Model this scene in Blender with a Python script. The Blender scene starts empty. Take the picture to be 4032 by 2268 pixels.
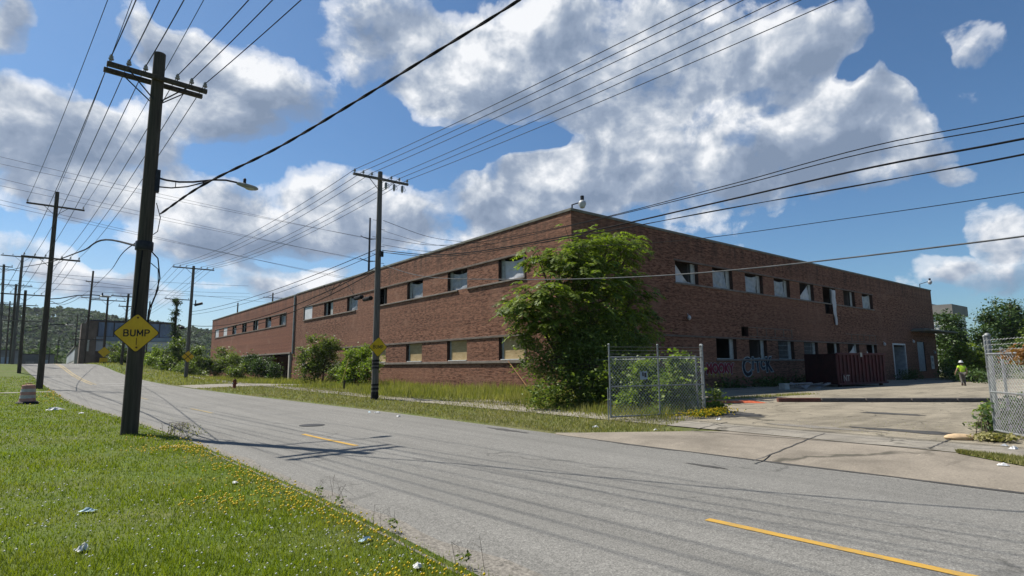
import bpy, math, random
import numpy as np
from mathutils import Vector, Matrix
R = math.radians
scene = bpy.context.scene
COL = scene.collection
rng = np.random.default_rng(7)
random.seed(7)

# ------------------------------------------------------------------ view geometry
F_PX, EYE, YAW, PITCH, ROLL = 2250.0, 1.75, R(38.4), math.atan(306 / 2250.0), 0.007
FW = Vector((math.sin(YAW) * math.cos(PITCH), math.cos(YAW) * math.cos(PITCH), math.sin(PITCH)))
RT0 = Vector((math.cos(YAW), -math.sin(YAW), 0)); UP0 = RT0.cross(FW)
RT = RT0 * math.cos(ROLL) - UP0 * math.sin(ROLL); UPV = RT0 * math.sin(ROLL) + UP0 * math.cos(ROLL)
CAM = Vector((0, 0, EYE))


def ray(u, v):
    return FW * F_PX + RT * (u - 2016) - UPV * (v - 1134)


def at(u, v, X=None, Y=None, Z=None):
    """world point seen at photo position (u,v) on a plane of constant X, Y or Z"""
    d = ray(u, v)
    if X is not None:
        t = X / d.x
    elif Y is not None:
        t = Y / d.y
    else:
        t = (Z - EYE) / d.z
    return CAM + d * t


# ------------------------------------------------------------------ terrain
PY = [-60, 0, 30, 40, 50, 58, 64, 70, 76, 81, 86, 90, 94, 98, 104, 112, 125, 150, 400, 4000]
PZ = [0, 0, 0.02, 0.08, 0.19, 0.33, 0.5, 0.72, 1.02, 1.38, 1.82, 2.12, 2.32, 2.4, 2.3, 1.9, 1.3, 1.0, 1.0, 1.0]
LY = [-60, 0, 4, 8, 16, 24, 31, 38, 50, 63, 76, 85, 91, 97, 130, 300, 4000]
LX = [3.0, 2.9, 2.88, 2.9, 2.6, 2.0, 1.25, 0.63, 0.03, -0.74, -1.74, -2.7, -3.3, -3.9, -7.5, -26, -460]
RY = [-60, 2, 8, 20, 30, 40, 50, 63, 76, 85, 91, 97, 130, 300, 4000]
RX = [10.6, 10.5, 10.25, 10.2, 9.8, 9.1, 8.3, 7.2, 6.1, 5.1, 4.4, 3.7, 0.2, -18, -450]


def prof(y):
    return np.interp(y, PY, PZ)


def xl(y):
    return np.interp(y, LY, LX)


def xr(y):
    return np.interp(y, RY, RX)


def sstep(t):
    t = np.clip(t, 0, 1)
    return t * t * (3 - 2 * t)


def gz(x, y):
    x = np.asarray(x, float); y = np.asarray(y, float)
    p = prof(y); r = xr(y); l = xl(y)
    base = 0.12 - 0.004 * np.clip(x - 30, 0, 60)
    t = sstep((x - r - 3.5) / 9.0)
    side = np.where(x > r, 0.03 + 0.06 * np.clip((x - r) / 3, 0, 1), np.where(x < l, 0.03, 0))
    z = (p + side) * (1 - t) + base * t
    tl = sstep((-x - 40) / 80)
    return z * (1 - tl) + 0.5 * tl


def gzf(x, y):
    return float(gz(x, y))


# ------------------------------------------------------------------ object helpers
def tag(o, label=None, cat=None, group=None, kind=None):
    if label: o['label'] = label
    if cat: o['category'] = cat
    if group: o['group'] = group
    if kind: o['kind'] = kind
    return o


def thing(name, label, cat, loc=(0, 0, 0), rz=0.0, group=None):
    o = bpy.data.objects.new(name, None); COL.objects.link(o)
    o.empty_display_size = 0.3
    o.location = loc; o.rotation_euler = (0, 0, rz)
    return tag(o, label, cat, group)


def link_mesh(name, me, mat, parent=None, smooth=False):
    o = bpy.data.objects.new(name, me); COL.objects.link(o)
    if mat is not None: me.materials.append(mat)
    if parent is not None: o.parent = parent
    if smooth: me.polygons.foreach_set('use_smooth', [True] * len(me.polygons))
    return o


def mesh_np(name, V, Fs, mat, parent=None, smooth=False):
    """V (n,3) float, Fs (m,k) int with constant k"""
    V = np.asarray(V, np.float32); Fs = np.asarray(Fs, np.int32)
    me = bpy.data.meshes.new(name)
    m, k = Fs.shape
    me.vertices.add(len(V)); me.vertices.foreach_set('co', V.ravel())
    me.loops.add(m * k); me.loops.foreach_set('vertex_index', Fs.ravel())
    me.polygons.add(m)
    me.polygons.foreach_set('loop_start', np.arange(0, m * k, k, dtype=np.int32))
    me.polygons.foreach_set('loop_total', np.full(m, k, dtype=np.int32))
    me.update(calc_edges=True)
    return link_mesh(name, me, mat, parent, smooth)


class MB:
    """collects primitive shapes and links them as ONE mesh object"""

    def __init__(s):
        s.v = []; s.f = []

    def add(s, vs, fs):
        b = len(s.v); s.v += [tuple(p) for p in vs]; s.f += [tuple(b + i for i in q) for q in fs]
        return s

    def box(s, x0, x1, y0, y1, z0, z1, M=None):
        c = [Vector((x, y, z)) for z in (z0, z1) for y in (y0, y1) for x in (x0, x1)]
        if M is not None: c = [M @ p for p in c]
        return s.add(c, [(0, 2, 3, 1), (4, 5, 7, 6), (0, 1, 5, 4), (2, 6, 7, 3), (0, 4, 6, 2), (1, 3, 7, 5)])

    def bbox(s, x0, x1, y0, y1, z0, z1, b=0.02, M=None):
        """box with chamfered edges"""
        bx = (x0, x0 + b, x1 - b, x1)
        pts = []; idx = {}
        def P(x, y, z):
            k = (round(x, 5), round(y, 5), round(z, 5))
            if k not in idx:
                idx[k] = len(pts); pts.append(Vector((x, y, z)))
            return idx[k]
        xi, yi, zi = (x0 + b, x1 - b), (y0 + b, y1 - b), (z0 + b, z1 - b)
        fs = []
        for z, o in ((z0, 0), (z1, 1)):
            q = [P(xi[0], yi[0], z), P(xi[1], yi[0], z), P(xi[1], yi[1], z), P(xi[0], yi[1], z)]
            fs.append(tuple(q if o else q[::-1]))
        for y, o in ((y0, 1), (y1, 0)):
            q = [P(xi[0], y, zi[0]), P(xi[1], y, zi[0]), P(xi[1], y, zi[1]), P(xi[0], y, zi[1])]
            fs.append(tuple(q if o else q[::-1]))
        for x, o in ((x0, 0), (x1, 1)):
            q = [P(x, yi[0], zi[0]), P(x, yi[1], zi[0]), P(x, yi[1], zi[1]), P(x, yi[0], zi[1])]
            fs.append(tuple(q if o else q[::-1]))
        for z, k in ((z0, 0), (z1, 1)):
            for y, j in ((y0, 0), (y1, 1)):
                fs.append((P(xi[0], yi[j], z), P(xi[1], yi[j], z), P(xi[1], y, zi[k]), P(xi[0], y, zi[k])))
            for x, i in ((x0, 0), (x1, 1)):
                fs.append((P(xi[i], yi[0], z), P(xi[i], yi[1], z), P(x, yi[1], zi[k]), P(x, yi[0], zi[k])))
        for y, j in ((y0, 0), (y1, 1)):
            for x, i in ((x0, 0), (x1, 1)):
                fs.append((P(xi[i], y, zi[0]), P(xi[i], y, zi[1]), P(x, yi[j], zi[1]), P(x, yi[j], zi[0])))
        for x, i in ((x0, 0), (x1, 1)):
            for y, j in ((y0, 0), (y1, 1)):
                for z, k in ((z0, 0), (z1, 1)):
                    fs.append((P(x, yi[j], zi[k]), P(xi[i], y, zi[k]), P(xi[i], yi[j], z)))
        if M is not None: pts = [M @ p for p in pts]
        return s.add(pts, fs)

    def tube(s, pts, rad, n=8, caps=True):
        pts = [Vector(p) for p in pts]
        if not hasattr(rad, '__len__'): rad = [rad] * len(pts)
        vs = []; fs = []
        t0 = (pts[1] - pts[0]).normalized()
        ref = Vector((0, 0, 1)) if abs(t0.z) < 0.9 else Vector((1, 0, 0))
        a = t0.cross(ref).normalized()
        for i, p in enumerate(pts):
            t = (pts[min(i + 1, len(pts) - 1)] - pts[max(i - 1, 0)])
            if t.length < 1e-9: t = t0
            t.normalize()
            a = (a - t * a.dot(t))
            if a.length < 1e-6: a = t.orthogonal()
            a.normalize(); b = t.cross(a)
            for k in range(n):
                an = 2 * math.pi * k / n
                vs.append(p + (a * math.cos(an) + b * math.sin(an)) * rad[i])
        for i in range(len(pts) - 1):
            for k in range(n):
                fs.append((i * n + k, i * n + (k + 1) % n, (i + 1) * n + (k + 1) % n, (i + 1) * n + k))
        if caps:
            fs.append(tuple(range(n))[::-1]); fs.append(tuple((len(pts) - 1) * n + k for k in range(n)))
        return s.add(vs, fs)

    def lathe(s, profile, n=16, M=None):
        """profile: (radius, z) list, about local z"""
        vs = []; fs = []
        for r, z in profile:
            for k in range(n):
                an = 2 * math.pi * k / n
                p = Vector((r * math.cos(an), r * math.sin(an), z))
                vs.append(M @ p if M is not None else p)
        for i in range(len(profile) - 1):
            for k in range(n):
                fs.append((i * n + k, i * n + (k + 1) % n, (i + 1) * n + (k + 1) % n, (i + 1) * n + k))
        fs.append(tuple(range(n))[::-1]); fs.append(tuple((len(profile) - 1) * n + k for k in range(n)))
        return s.add(vs, fs)

    def prism(s, poly, y0, y1, M=None):
        """polygon in local (x,z), extruded along y"""
        n = len(poly)
        vs = [Vector((x, y, z)) for y in (y0, y1) for x, z in poly]
        if M is not None: vs = [M @ p for p in vs]
        fs = [tuple(range(n)), tuple(range(n, 2 * n))[::-1]]
        fs += [(i, n + i, n + (i + 1) % n, (i + 1) % n) for i in range(n)]
        return s.add(vs, fs)

    def ball(s, c, r, n=10, m=6, sq=(1, 1, 1)):
        c = Vector(c); vs = []; fs = []
        for i in range(m + 1):
            th = math.pi * i / m
            for k in range(n):
                ph = 2 * math.pi * k / n
                vs.append(c + Vector((r * sq[0] * math.sin(th) * math.cos(ph), r * sq[1] * math.sin(th) * math.sin(ph), r * sq[2] * math.cos(th))))
        for i in range(m):
            for k in range(n):
                fs.append((i * n + k, (i + 1) * n + k, (i + 1) * n + (k + 1) % n, i * n + (k + 1) % n))
        return s.add(vs, fs)

    def build(s, name, mat, parent=None, smooth=False, angle=40):
        me = bpy.data.meshes.new(name)
        me.from_pydata(s.v, [], s.f); me.update()
        o = link_mesh(name, me, mat, parent)
        if smooth:
            me.polygons.foreach_set('use_smooth', [True] * len(me.polygons))
            try: me.set_sharp_from_angle(angle=R(angle))
            except Exception: pass
        return o


# ------------------------------------------------------------------ materials
class NT:
    def __init__(s, tree):
        s.t = tree; s.n = tree.nodes; s.l = tree.links

    def node(s, kind, **kw):
        n = s.n.new(kind)
        for k, v in kw.items():
            if k.startswith('_'):
                key = k[1:]; key = int(key) if key.isdigit() else key
                sock = n.inputs[key]
                if hasattr(v, 'is_output'): s.l.new(v, sock)
                else: sock.default_value = v
            else: setattr(n, k, v)
        return n

    def math(s, op, a, b=None, c=None, clamp=False):
        n = s.n.new('ShaderNodeMath'); n.operation = op; n.use_clamp = clamp
        for i, v in enumerate((a, b, c)):
            if v is None: continue
            if hasattr(v, 'is_output'): s.l.new(v, n.inputs[i])
            else: n.inputs[i].default_value = v
        return n.outputs[0]

    def vmath(s, op, a, b=None, out=0):
        n = s.n.new('ShaderNodeVectorMath'); n.operation = op
        for i, v in enumerate((a, b)):
            if v is None: continue
            if hasattr(v, 'is_output'): s.l.new(v, n.inputs[i])
            else: n.inputs[i].default_value = v
        return n.outputs[out]

    def ramp(s, fac, stops, interp='LINEAR'):
        n = s.n.new('ShaderNodeValToRGB'); s.l.new(fac, n.inputs[0]); e = n.color_ramp
        e.interpolation = interp
        while len(e.elements) < len(stops): e.elements.new(0.5)
        for el, (p, c) in zip(e.elements, stops):
            el.position = p; el.color = (c[0], c[1], c[2], 1) if hasattr(c, '__len__') else (c, c, c, 1)
        return n.outputs[0]

    def mix(s, fac, a, b, blend='MIX'):
        n = s.n.new('ShaderNodeMix'); n.data_type = 'RGBA'; n.blend_type = blend
        for key, v in (('Factor', fac), ('A', a), ('B', b)):
            socks = [q for q in n.inputs if q.name == key and (key == 'Factor' and q.type == 'VALUE' or q.type == 'RGBA')]
            q = socks[0]
            if hasattr(v, 'is_output'): s.l.new(v, q)
            else: q.default_value = (v if key == 'Factor' else (v[0], v[1], v[2], 1))
        return [q for q in n.outputs if q.type == 'RGBA'][0]

    def noise(s, vec, scale, detail=4, rough=0.55, dist=0.0):
        n = s.node('ShaderNodeTexNoise', _Scale=scale, _Detail=detail, _Roughness=rough, _Distortion=dist)
        s.l.new(vec, n.inputs['Vector']); return n.outputs['Fac']

    def obj(s):
        return s.n.new('ShaderNodeTexCoord').outputs['Object']

    def pos(s):
        return s.n.new('ShaderNodeNewGeometry').outputs['Position']

    def island(s):
        return s.n.new('ShaderNodeNewGeometry').outputs['Random Per Island']

    def scaled(s, vec, k):
        return s.vmath('MULTIPLY', vec, k)


TONE = 0.70      # overall reflectance of the sunlit surfaces, balanced against the exposure


def material(name, fn, rough=0.8, metal=0.0, spec=0.3):
    m = bpy.data.materials.new(name); m.use_nodes = True
    t = m.node_tree; t.nodes.clear(); N = NT(t)
    out = t.nodes.new('ShaderNodeOutputMaterial')
    b = t.nodes.new('ShaderNodeBsdfPrincipled')
    b.inputs['Roughness'].default_value = rough; b.inputs['Metallic'].default_value = metal
    b.inputs['Specular IOR Level'].default_value = spec
    t.links.new(b.outputs[0], out.inputs[0])
    r = fn(N, b)
    if r is not None:
        t.links.new(N.mix(1.0, r, (TONE, TONE, TONE), 'MULTIPLY'), b.inputs['Base Color'])
    return m


def bump(N, b, h, strength=0.3, dist=0.02):
    n = N.node('ShaderNodeBump', _Strength=strength, _Distance=dist); N.l.new(h, n.inputs['Height'])
    N.l.new(n.outputs[0], b.inputs['Normal'])


def mottled(name, c, var=0.25, scale=3.0, rough=0.8, metal=0.0, spec=0.3, bmp=0.0, stretch=(1, 1, 1), detail=5):
    def fn(N, b):
        v = N.scaled(N.obj(), stretch)
        f = N.noise(v, scale, detail, 0.6)
        lo = [x * (1 - var) for x in c]; hi = [min(1, x * (1 + var)) for x in c]
        if bmp: bump(N, b, f, bmp, 0.02)
        return N.ramp(f, [(0.3, lo), (0.7, hi)])
    return material(name, fn, rough, metal, spec)


def brick_mat(name, c1, c2, mortar, blotch=0.5, coord='sum'):
    def fn(N, b):
        p = N.pos()
        sx = N.node('ShaderNodeSeparateXYZ', _0=p)
        u = N.math('ADD', sx.outputs[0], sx.outputs[1])
        cb = N.node('ShaderNodeCombineXYZ', _0=u, _1=sx.outputs[2], _2=0.0)
        v = cb.outputs[0]
        br = N.node('ShaderNodeTexBrick', _Scale=1.0, _Bias=-0.1)
        br.offset = 0.5
        br.inputs['Mortar Size'].default_value = 0.008
        br.inputs['Brick Width'].default_value = 0.22; br.inputs['Row Height'].default_value = 0.078
        br.inputs['Color1'].default_value = (*c1, 1); br.inputs['Color2'].default_value = (*c2, 1)
        br.inputs['Mortar'].default_value = (*mortar, 1)
        N.l.new(v, br.inputs['Vector'])
        # soot and weathering: broken horizontal streaks, big blotches
        st = N.noise(N.scaled(v, (1.9, 8.5, 1)), 1.0, 4, 0.7, 0.2)
        bl = N.noise(N.scaled(v, (0.10, 0.22, 1)), 1.0, 3, 0.6)
        row = N.noise(N.scaled(v, (0.02, 2.6, 1)), 1.0, 3, 0.6)
        patch = N.math('MULTIPLY', N.ramp(st, [(0.47, 0), (0.56, 1)]), N.ramp(bl, [(0.34, 0.1), (0.56, 1)]))
        col = N.mix(N.math('MULTIPLY', patch, blotch), br.outputs['Color'], [x * 0.42 for x in c1])
        fade = N.math('MULTIPLY', N.ramp(N.noise(N.scaled(v, (2.2, 10, 1)), 1.0, 4, 0.7), [(0.5, 0), (0.62, 1)]), 0.5)
        col = N.mix(fade, col, [min(1, x * 1.5) for x in c2])
        col = N.mix(0.75, col, N.ramp(row, [(0.32, 0.66), (0.66, 1.06)]), 'MULTIPLY')
        rp = N.math('MULTIPLY', N.ramp(N.noise(N.scaled(v, (0.33, 0.5, 1)), 1.0, 2, 0.4, 0.5), [(0.62, 0), (0.65, 1)]), 0.28)
        col = N.mix(rp, col, (0.33, 0.185, 0.125))
        # damp, dirty band rising from the ground and runs under the parapet
        runs = N.noise(N.scaled(v, (1.6, 0.12, 1)), 1.0, 4, 0.6)
        top = N.math('MULTIPLY', N.ramp(N.math('MULTIPLY', sx.outputs[2], 0.1), [(0.86, 0), (1.08, 1)]), N.ramp(runs, [(0.42, 0), (0.62, 1)]))
        col = N.mix(N.math('MULTIPLY', top, 0.45), col, (0.035, 0.028, 0.024))
        bump(N, b, br.outputs['Fac'], -0.4, 0.008)
        # streaks washed down from the sills
        drip = N.math('MULTIPLY', N.ramp(N.noise(N.scaled(v, (2.4, 0.09, 1)), 1.0, 4, 0.65), [(0.55, 0), (0.68, 1)]), N.ramp(N.math('MULTIPLY', sx.outputs[2], 0.1), [(0.42, 0), (0.72, 1), (0.74, 0)]))
        col = N.mix(N.math('MULTIPLY', drip, 0.4), col, (0.045, 0.033, 0.027))
        return col
    return material(name, fn, 0.9, 0, 0.2)


def leaf_mat(name, c, c2, trans=0.35, rough=0.5, dry=None, amount=0.6):
    m = bpy.data.materials.new(name); m.use_nodes = True
    t = m.node_tree; t.nodes.clear(); N = NT(t)
    out = t.nodes.new('ShaderNodeOutputMaterial')
    isl = N.island()
    big = N.noise(N.pos(), 0.8, 3, 0.6)
    f = N.math('ADD', N.math('MULTIPLY', isl, 0.65), N.math('MULTIPLY', big, 0.4))
    col = N.ramp(f, [(0.1, c), (0.85, c2)])
    if dry:
        pt = N.math('MULTIPLY', N.ramp(N.noise(N.pos(), 0.55, 5, 0.65), [(0.46, 0), (0.66, 1)]), amount)
        col = N.mix(N.math('MULTIPLY', pt, N.math('MULTIPLY_ADD', isl, 0.7, 0.3)), col, dry)
    col = N.mix(1.0, col, (TONE, TONE, TONE), 'MULTIPLY')
    b = N.node('ShaderNodeBsdfPrincipled', _Roughness=rough)
    b.inputs['Specular IOR Level'].default_value = 0.25
    N.l.new(col, b.inputs['Base Color'])
    tr = N.node('ShaderNodeBsdfTranslucent')
    N.l.new(N.mix(1.0, col, (1.25, 1.35, 0.5), 'MULTIPLY'), tr.inputs['Color'])
    mx = N.node('ShaderNodeMixShader', _0=trans)
    N.l.new(b.outputs[0], mx.inputs[1]); N.l.new(tr.outputs[0], mx.inputs[2])
    N.l.new(mx.outputs[0], out.inputs[0])
    return m


def bark_mat(name, c, vert=(9, 9, 0.7), var=0.55):
    def fn(N, b):
        o = N.obj()
        f = N.noise(N.scaled(o, vert), 1.0, 6, 0.7)
        g = N.noise(N.scaled(o, (vert[0] * 2.6, vert[1] * 2.6, vert[2] * 1.2)), 1.0, 3, 0.6)
        bump(N, b, f, 0.5, 0.02)
        h = N.math('ADD', N.math('MULTIPLY', f, 0.6), N.math('MULTIPLY', g, 0.4))
        return N.ramp(h, [(0.33, [x * (1 - var) for x in c]), (0.52, c), (0.7, [min(1, x * (1 + var)) for x in c])])
    return material(name, fn, 0.9, 0, 0.2)


M = {}
M['brick'] = brick_mat('weathered_brick', (0.245, 0.104, 0.062), (0.335, 0.158, 0.098), (0.25, 0.165, 0.118), 1.0)
M['brick_far'] = brick_mat('plain_brick', (0.25, 0.098, 0.058), (0.29, 0.122, 0.074), (0.24, 0.12, 0.085), 0.3)
M['coping'] = mottled('coping_stone', (0.20, 0.20, 0.17), 0.35, 1.2, 0.85)
M['band'] = mottled('band_stone', (0.17, 0.135, 0.11), 0.4, 1.5, 0.85, stretch=(1, 1, 4))
M['sill'] = mottled('sill_stone', (0.23, 0.195, 0.165), 0.3, 2.0, 0.85)
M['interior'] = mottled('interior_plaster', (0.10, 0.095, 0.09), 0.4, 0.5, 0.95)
M['reveal'] = mottled('reveal_brick_shaded', (0.07, 0.04, 0.032), 0.3, 6, 0.95)  # wall brick darkened: the shade inside the openings is put into its colour
M['frame_paint'] = mottled('frame_paint', (0.42, 0.44, 0.42), 0.3, 5, 0.7)
M['frame_dark'] = mottled('frame_dark', (0.05, 0.05, 0.055), 0.3, 5, 0.6)
M['whiteboard'] = mottled('white_board', (0.72, 0.74, 0.76), 0.12, 1.5, 0.6)
M['concrete_col'] = mottled('column_concrete', (0.55, 0.50, 0.43), 0.2, 3, 0.9)
M['door_paint'] = mottled('door_paint', (0.36, 0.40, 0.43), 0.25, 2.5, 0.6)
M['metal_dark'] = mottled('dark_metal', (0.035, 0.035, 0.04), 0.3, 8, 0.5, 0.5)
M['galv'] = mottled('galvanised', (0.30, 0.315, 0.315), 0.25, 9, 0.55, 0.35, 0.4)
M['galv_wire'] = mottled('galvanised_wire', (0.50, 0.52, 0.515), 0.2, 9, 0.55, 0.3, 0.4)
M['barb'] = mottled('barbed_wire_steel', (0.30, 0.31, 0.31), 0.2, 9, 0.5, 0.5)
M['cable'] = mottled('cable_sheath', (0.016, 0.016, 0.018), 0.3, 4, 0.85, 0, 0.12)
M['cable_pale'] = mottled('grey_cable', (0.14, 0.145, 0.15), 0.3, 3, 0.8, 0, 0.15)
M['conductor'] = mottled('bare_conductor', (0.05, 0.055, 0.065), 0.3, 4, 0.8, 0, 0.15)
M['pole_dark'] = bark_mat('creosoted_timber', (0.085, 0.071, 0.054))
M['pole_grey'] = bark_mat('weathered_timber', (0.17, 0.155, 0.14))
M['pole_brown'] = bark_mat('brown_timber', (0.085, 0.062, 0.048))
M['porcelain'] = mottled('porcelain', (0.30, 0.29, 0.28), 0.3, 20, 0.25, 0, 0.5)
M['lamp_grey'] = mottled('lamp_housing', (0.34, 0.35, 0.33), 0.15, 6, 0.5, 0.2)
M['lens'] = mottled('lamp_lens', (0.55, 0.54, 0.46), 0.15, 12, 0.25)
M['sign_yellow'] = mottled('sign_yellow', (0.95, 0.53, 0.018), 0.14, 5, 0.5, 0, 0.3, stretch=(1, 1, 0.5))
M['sign_yellow_dull'] = mottled('sign_yellow_faded', (0.85, 0.56, 0.018), 0.12, 5, 0.55)
M['sign_black'] = mottled('sign_black', (0.022, 0.014, 0.016), 0.3, 10, 0.6)
M['rust'] = mottled('rust', (0.12, 0.045, 0.02), 0.5, 14, 0.9)
M['hydrant_red'] = mottled('hydrant_red', (0.26, 0.05, 0.028), 0.4, 12, 0.55)
M['silver'] = mottled('silver_paint', (0.6, 0.6, 0.6), 0.15, 8, 0.45)
M['rubber'] = mottled('black_rubber', (0.02, 0.018, 0.018), 0.3, 6, 0.85)
M['barrel_pink'] = mottled('faded_orange_plastic', (0.56, 0.27, 0.22), 0.2, 4, 0.6)
M['barrel_white'] = mottled('dirty_white_band', (0.60, 0.55, 0.52), 0.2, 6, 0.55)
M['dumpster'] = mottled('dumpster_red', (0.062, 0.0045, 0.008), 0.6, 2.2, 0.75, 0, 0.5, stretch=(1, 1, 0.4))
M['dumpster_shaded'] = mottled('dumpster_red_shaded', (0.022, 0.004, 0.005), 0.4, 2, 0.9)  # end door: the darkness of an open end is put into its colour
M['paint_white'] = mottled('white_paint', (0.72, 0.72, 0.70), 0.15, 6, 0.6)
M['skin'] = mottled('skin', (0.48, 0.29, 0.21), 0.1, 10, 0.55)
M['hair'] = mottled('hair', (0.03, 0.02, 0.015), 0.3, 30, 0.7)
M['hivis'] = mottled('hivis_cloth', (0.62, 0.92, 0.06), 0.1, 9, 0.8)
M['trousers'] = mottled('work_trousers', (0.16, 0.145, 0.13), 0.35, 7, 0.9)
M['boots'] = mottled('boots', (0.03, 0.022, 0.018), 0.3, 12, 0.7)
M['helmet'] = mottled('helmet', (0.82, 0.82, 0.80), 0.05, 5, 0.3)
M['litter'] = mottled('white_litter', (0.80, 0.80, 0.79), 0.08, 14, 0.7)
M['litter_blue'] = mottled('pale_blue_litter', (0.52, 0.70, 0.78), 0.15, 14, 0.6)
M['stone_tan'] = mottled('tan_stone', (0.62, 0.45, 0.27), 0.2, 9, 0.9)
M['timber_old'] = bark_mat('old_beam', (0.13, 0.12, 0.115), (3, 3, 14), 0.5)
M['timber_red'] = bark_mat('red_beam', (0.17, 0.075, 0.06), (3, 3, 14), 0.5)
M['board_grey'] = bark_mat('broken_board', (0.30, 0.29, 0.28), (4, 4, 9), 0.4)
M['orange_mesh'] = mottled('orange_mesh', (0.66, 0.15, 0.06), 0.25, 9, 0.7)
M['marker_yellow'] = mottled('marker_yellow', (0.60, 0.50, 0.10), 0.2, 10, 0.6)
M['conduit'] = mottled('rusty_conduit', (0.30, 0.13, 0.05), 0.3, 8, 0.7)
M['roof'] = mottled('roof_felt', (0.06, 0.06, 0.06), 0.3, 1, 0.9)
M['iron'] = mottled('cast_iron', (0.05, 0.05, 0.05), 0.3, 10, 0.6, 0.4)
M['glass_blue'] = mottled('blue_glazing', (0.17, 0.22, 0.32), 0.4, 0.7, 0.35, 0, 0.5, stretch=(1.5, 1, 0.5))
M['steel_blue'] = mottled('blue_grey_siding', (0.34, 0.42, 0.50), 0.2, 0.8, 0.7)
M['white_siding'] = mottled('white_siding', (0.80, 0.80, 0.80), 0.08, 0.6, 0.6)
M['pale_facade'] = mottled('pale_facade', (0.52, 0.49, 0.44), 0.2, 0.5, 0.85)
M['brick_brown'] = mottled('brown_brick', (0.17, 0.12, 0.095), 0.3, 0.8, 0.9)
M['dark_shed'] = mottled('dark_shed', (0.24, 0.25, 0.26), 0.4, 0.25, 0.9)
M['red_gable'] = mottled('grey_roofing', (0.30, 0.28, 0.26), 0.2, 0.5, 0.9)
M['bark'] = bark_mat('tree_bark', (0.10, 0.078, 0.058), (6, 6, 1.5))
M['car_white'] = mottled('car_paint', (0.75, 0.76, 0.78), 0.05, 2, 0.3, 0, 0.5)

M['leaf_heaven'] = leaf_mat('leaf_tree_of_heaven', (0.044, 0.092, 0.015), (0.29, 0.37, 0.056), 0.46)
M['leaf_bush'] = leaf_mat('leaf_bush', (0.048, 0.088, 0.018), (0.245, 0.32, 0.065), 0.38)
M['leaf_vine'] = leaf_mat('leaf_vine', (0.085, 0.150, 0.020), (0.32, 0.42, 0.060), 0.42)
M['leaf_dark'] = leaf_mat('leaf_dark', (0.028, 0.060, 0.018), (0.105, 0.175, 0.045), 0.25)
M['leaf_far'] = leaf_mat('leaf_far', (0.045, 0.085, 0.026), (0.11, 0.17, 0.05), 0.22, 0.8)
M['leaf_hill'] = leaf_mat('leaf_hill', (0.055, 0.085, 0.045), (0.100, 0.145, 0.072), 0.2, 0.9)
M['leaf_rust'] = leaf_mat('leaf_rust', (0.20, 0.08, 0.02), (0.34, 0.17, 0.05), 0.3)
M['grass'] = leaf_mat('grass_blade', (0.125, 0.175, 0.012), (0.36, 0.430, 0.040), 0.34, 0.7, (0.44, 0.40, 0.13), 0.6)
M['grass_verge'] = leaf_mat('verge_blade', (0.145, 0.170, 0.035), (0.42, 0.38, 0.16), 0.30, 0.7, (0.46, 0.39, 0.22), 0.9)
M['grass_tall'] = leaf_mat('tall_blade', (0.150, 0.190, 0.028), (0.44, 0.42, 0.14), 0.35, 0.7, (0.50, 0.44, 0.22), 0.85)
M['petal_white'] = leaf_mat('clover_petal', (0.66, 0.66, 0.58), (0.80, 0.80, 0.76), 0.2)
M['petal_yellow'] = leaf_mat('yellow_petal', (0.78, 0.55, 0.01), (0.88, 0.68, 0.02), 0.25)


def ground_fn(N, b):
    p = N.pos()
    sx = N.node('ShaderNodeSeparateXYZ', _0=p)
    a = N.noise(p, 0.35, 5, 0.6)
    f = N.noise(p, 5.0, 6, 0.7)
    fine = N.noise(p, 38, 3, 0.7)
    green = N.ramp(f, [(0.3, (0.060, 0.100, 0.014)), (0.55, (0.120, 0.175, 0.026)), (0.75, (0.19, 0.22, 0.05))])
    dry = N.ramp(f, [(0.3, (0.10, 0.10, 0.045)), (0.55, (0.19, 0.165, 0.085)), (0.75, (0.27, 0.235, 0.135))])
    right = N.ramp(N.math('MULTIPLY', sx.outputs[0], 0.1), [(0.55, 0), (0.75, 1)])
    dryf = N.math('ADD', N.math('MULTIPLY', right, 0.30), N.ramp(a, [(0.40, 0), (0.72, 0.65)]), clamp=True)
    col = N.mix(dryf, green, dry)
    bump(N, b, fine, 0.6, 0.03)
    return N.mix(0.5, col, N.ramp(fine, [(0.3, 0.55), (0.7, 1.25)]), 'MULTIPLY')


M['ground'] = material('lawn_soil', ground_fn, 0.95, 0, 0.15)


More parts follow.
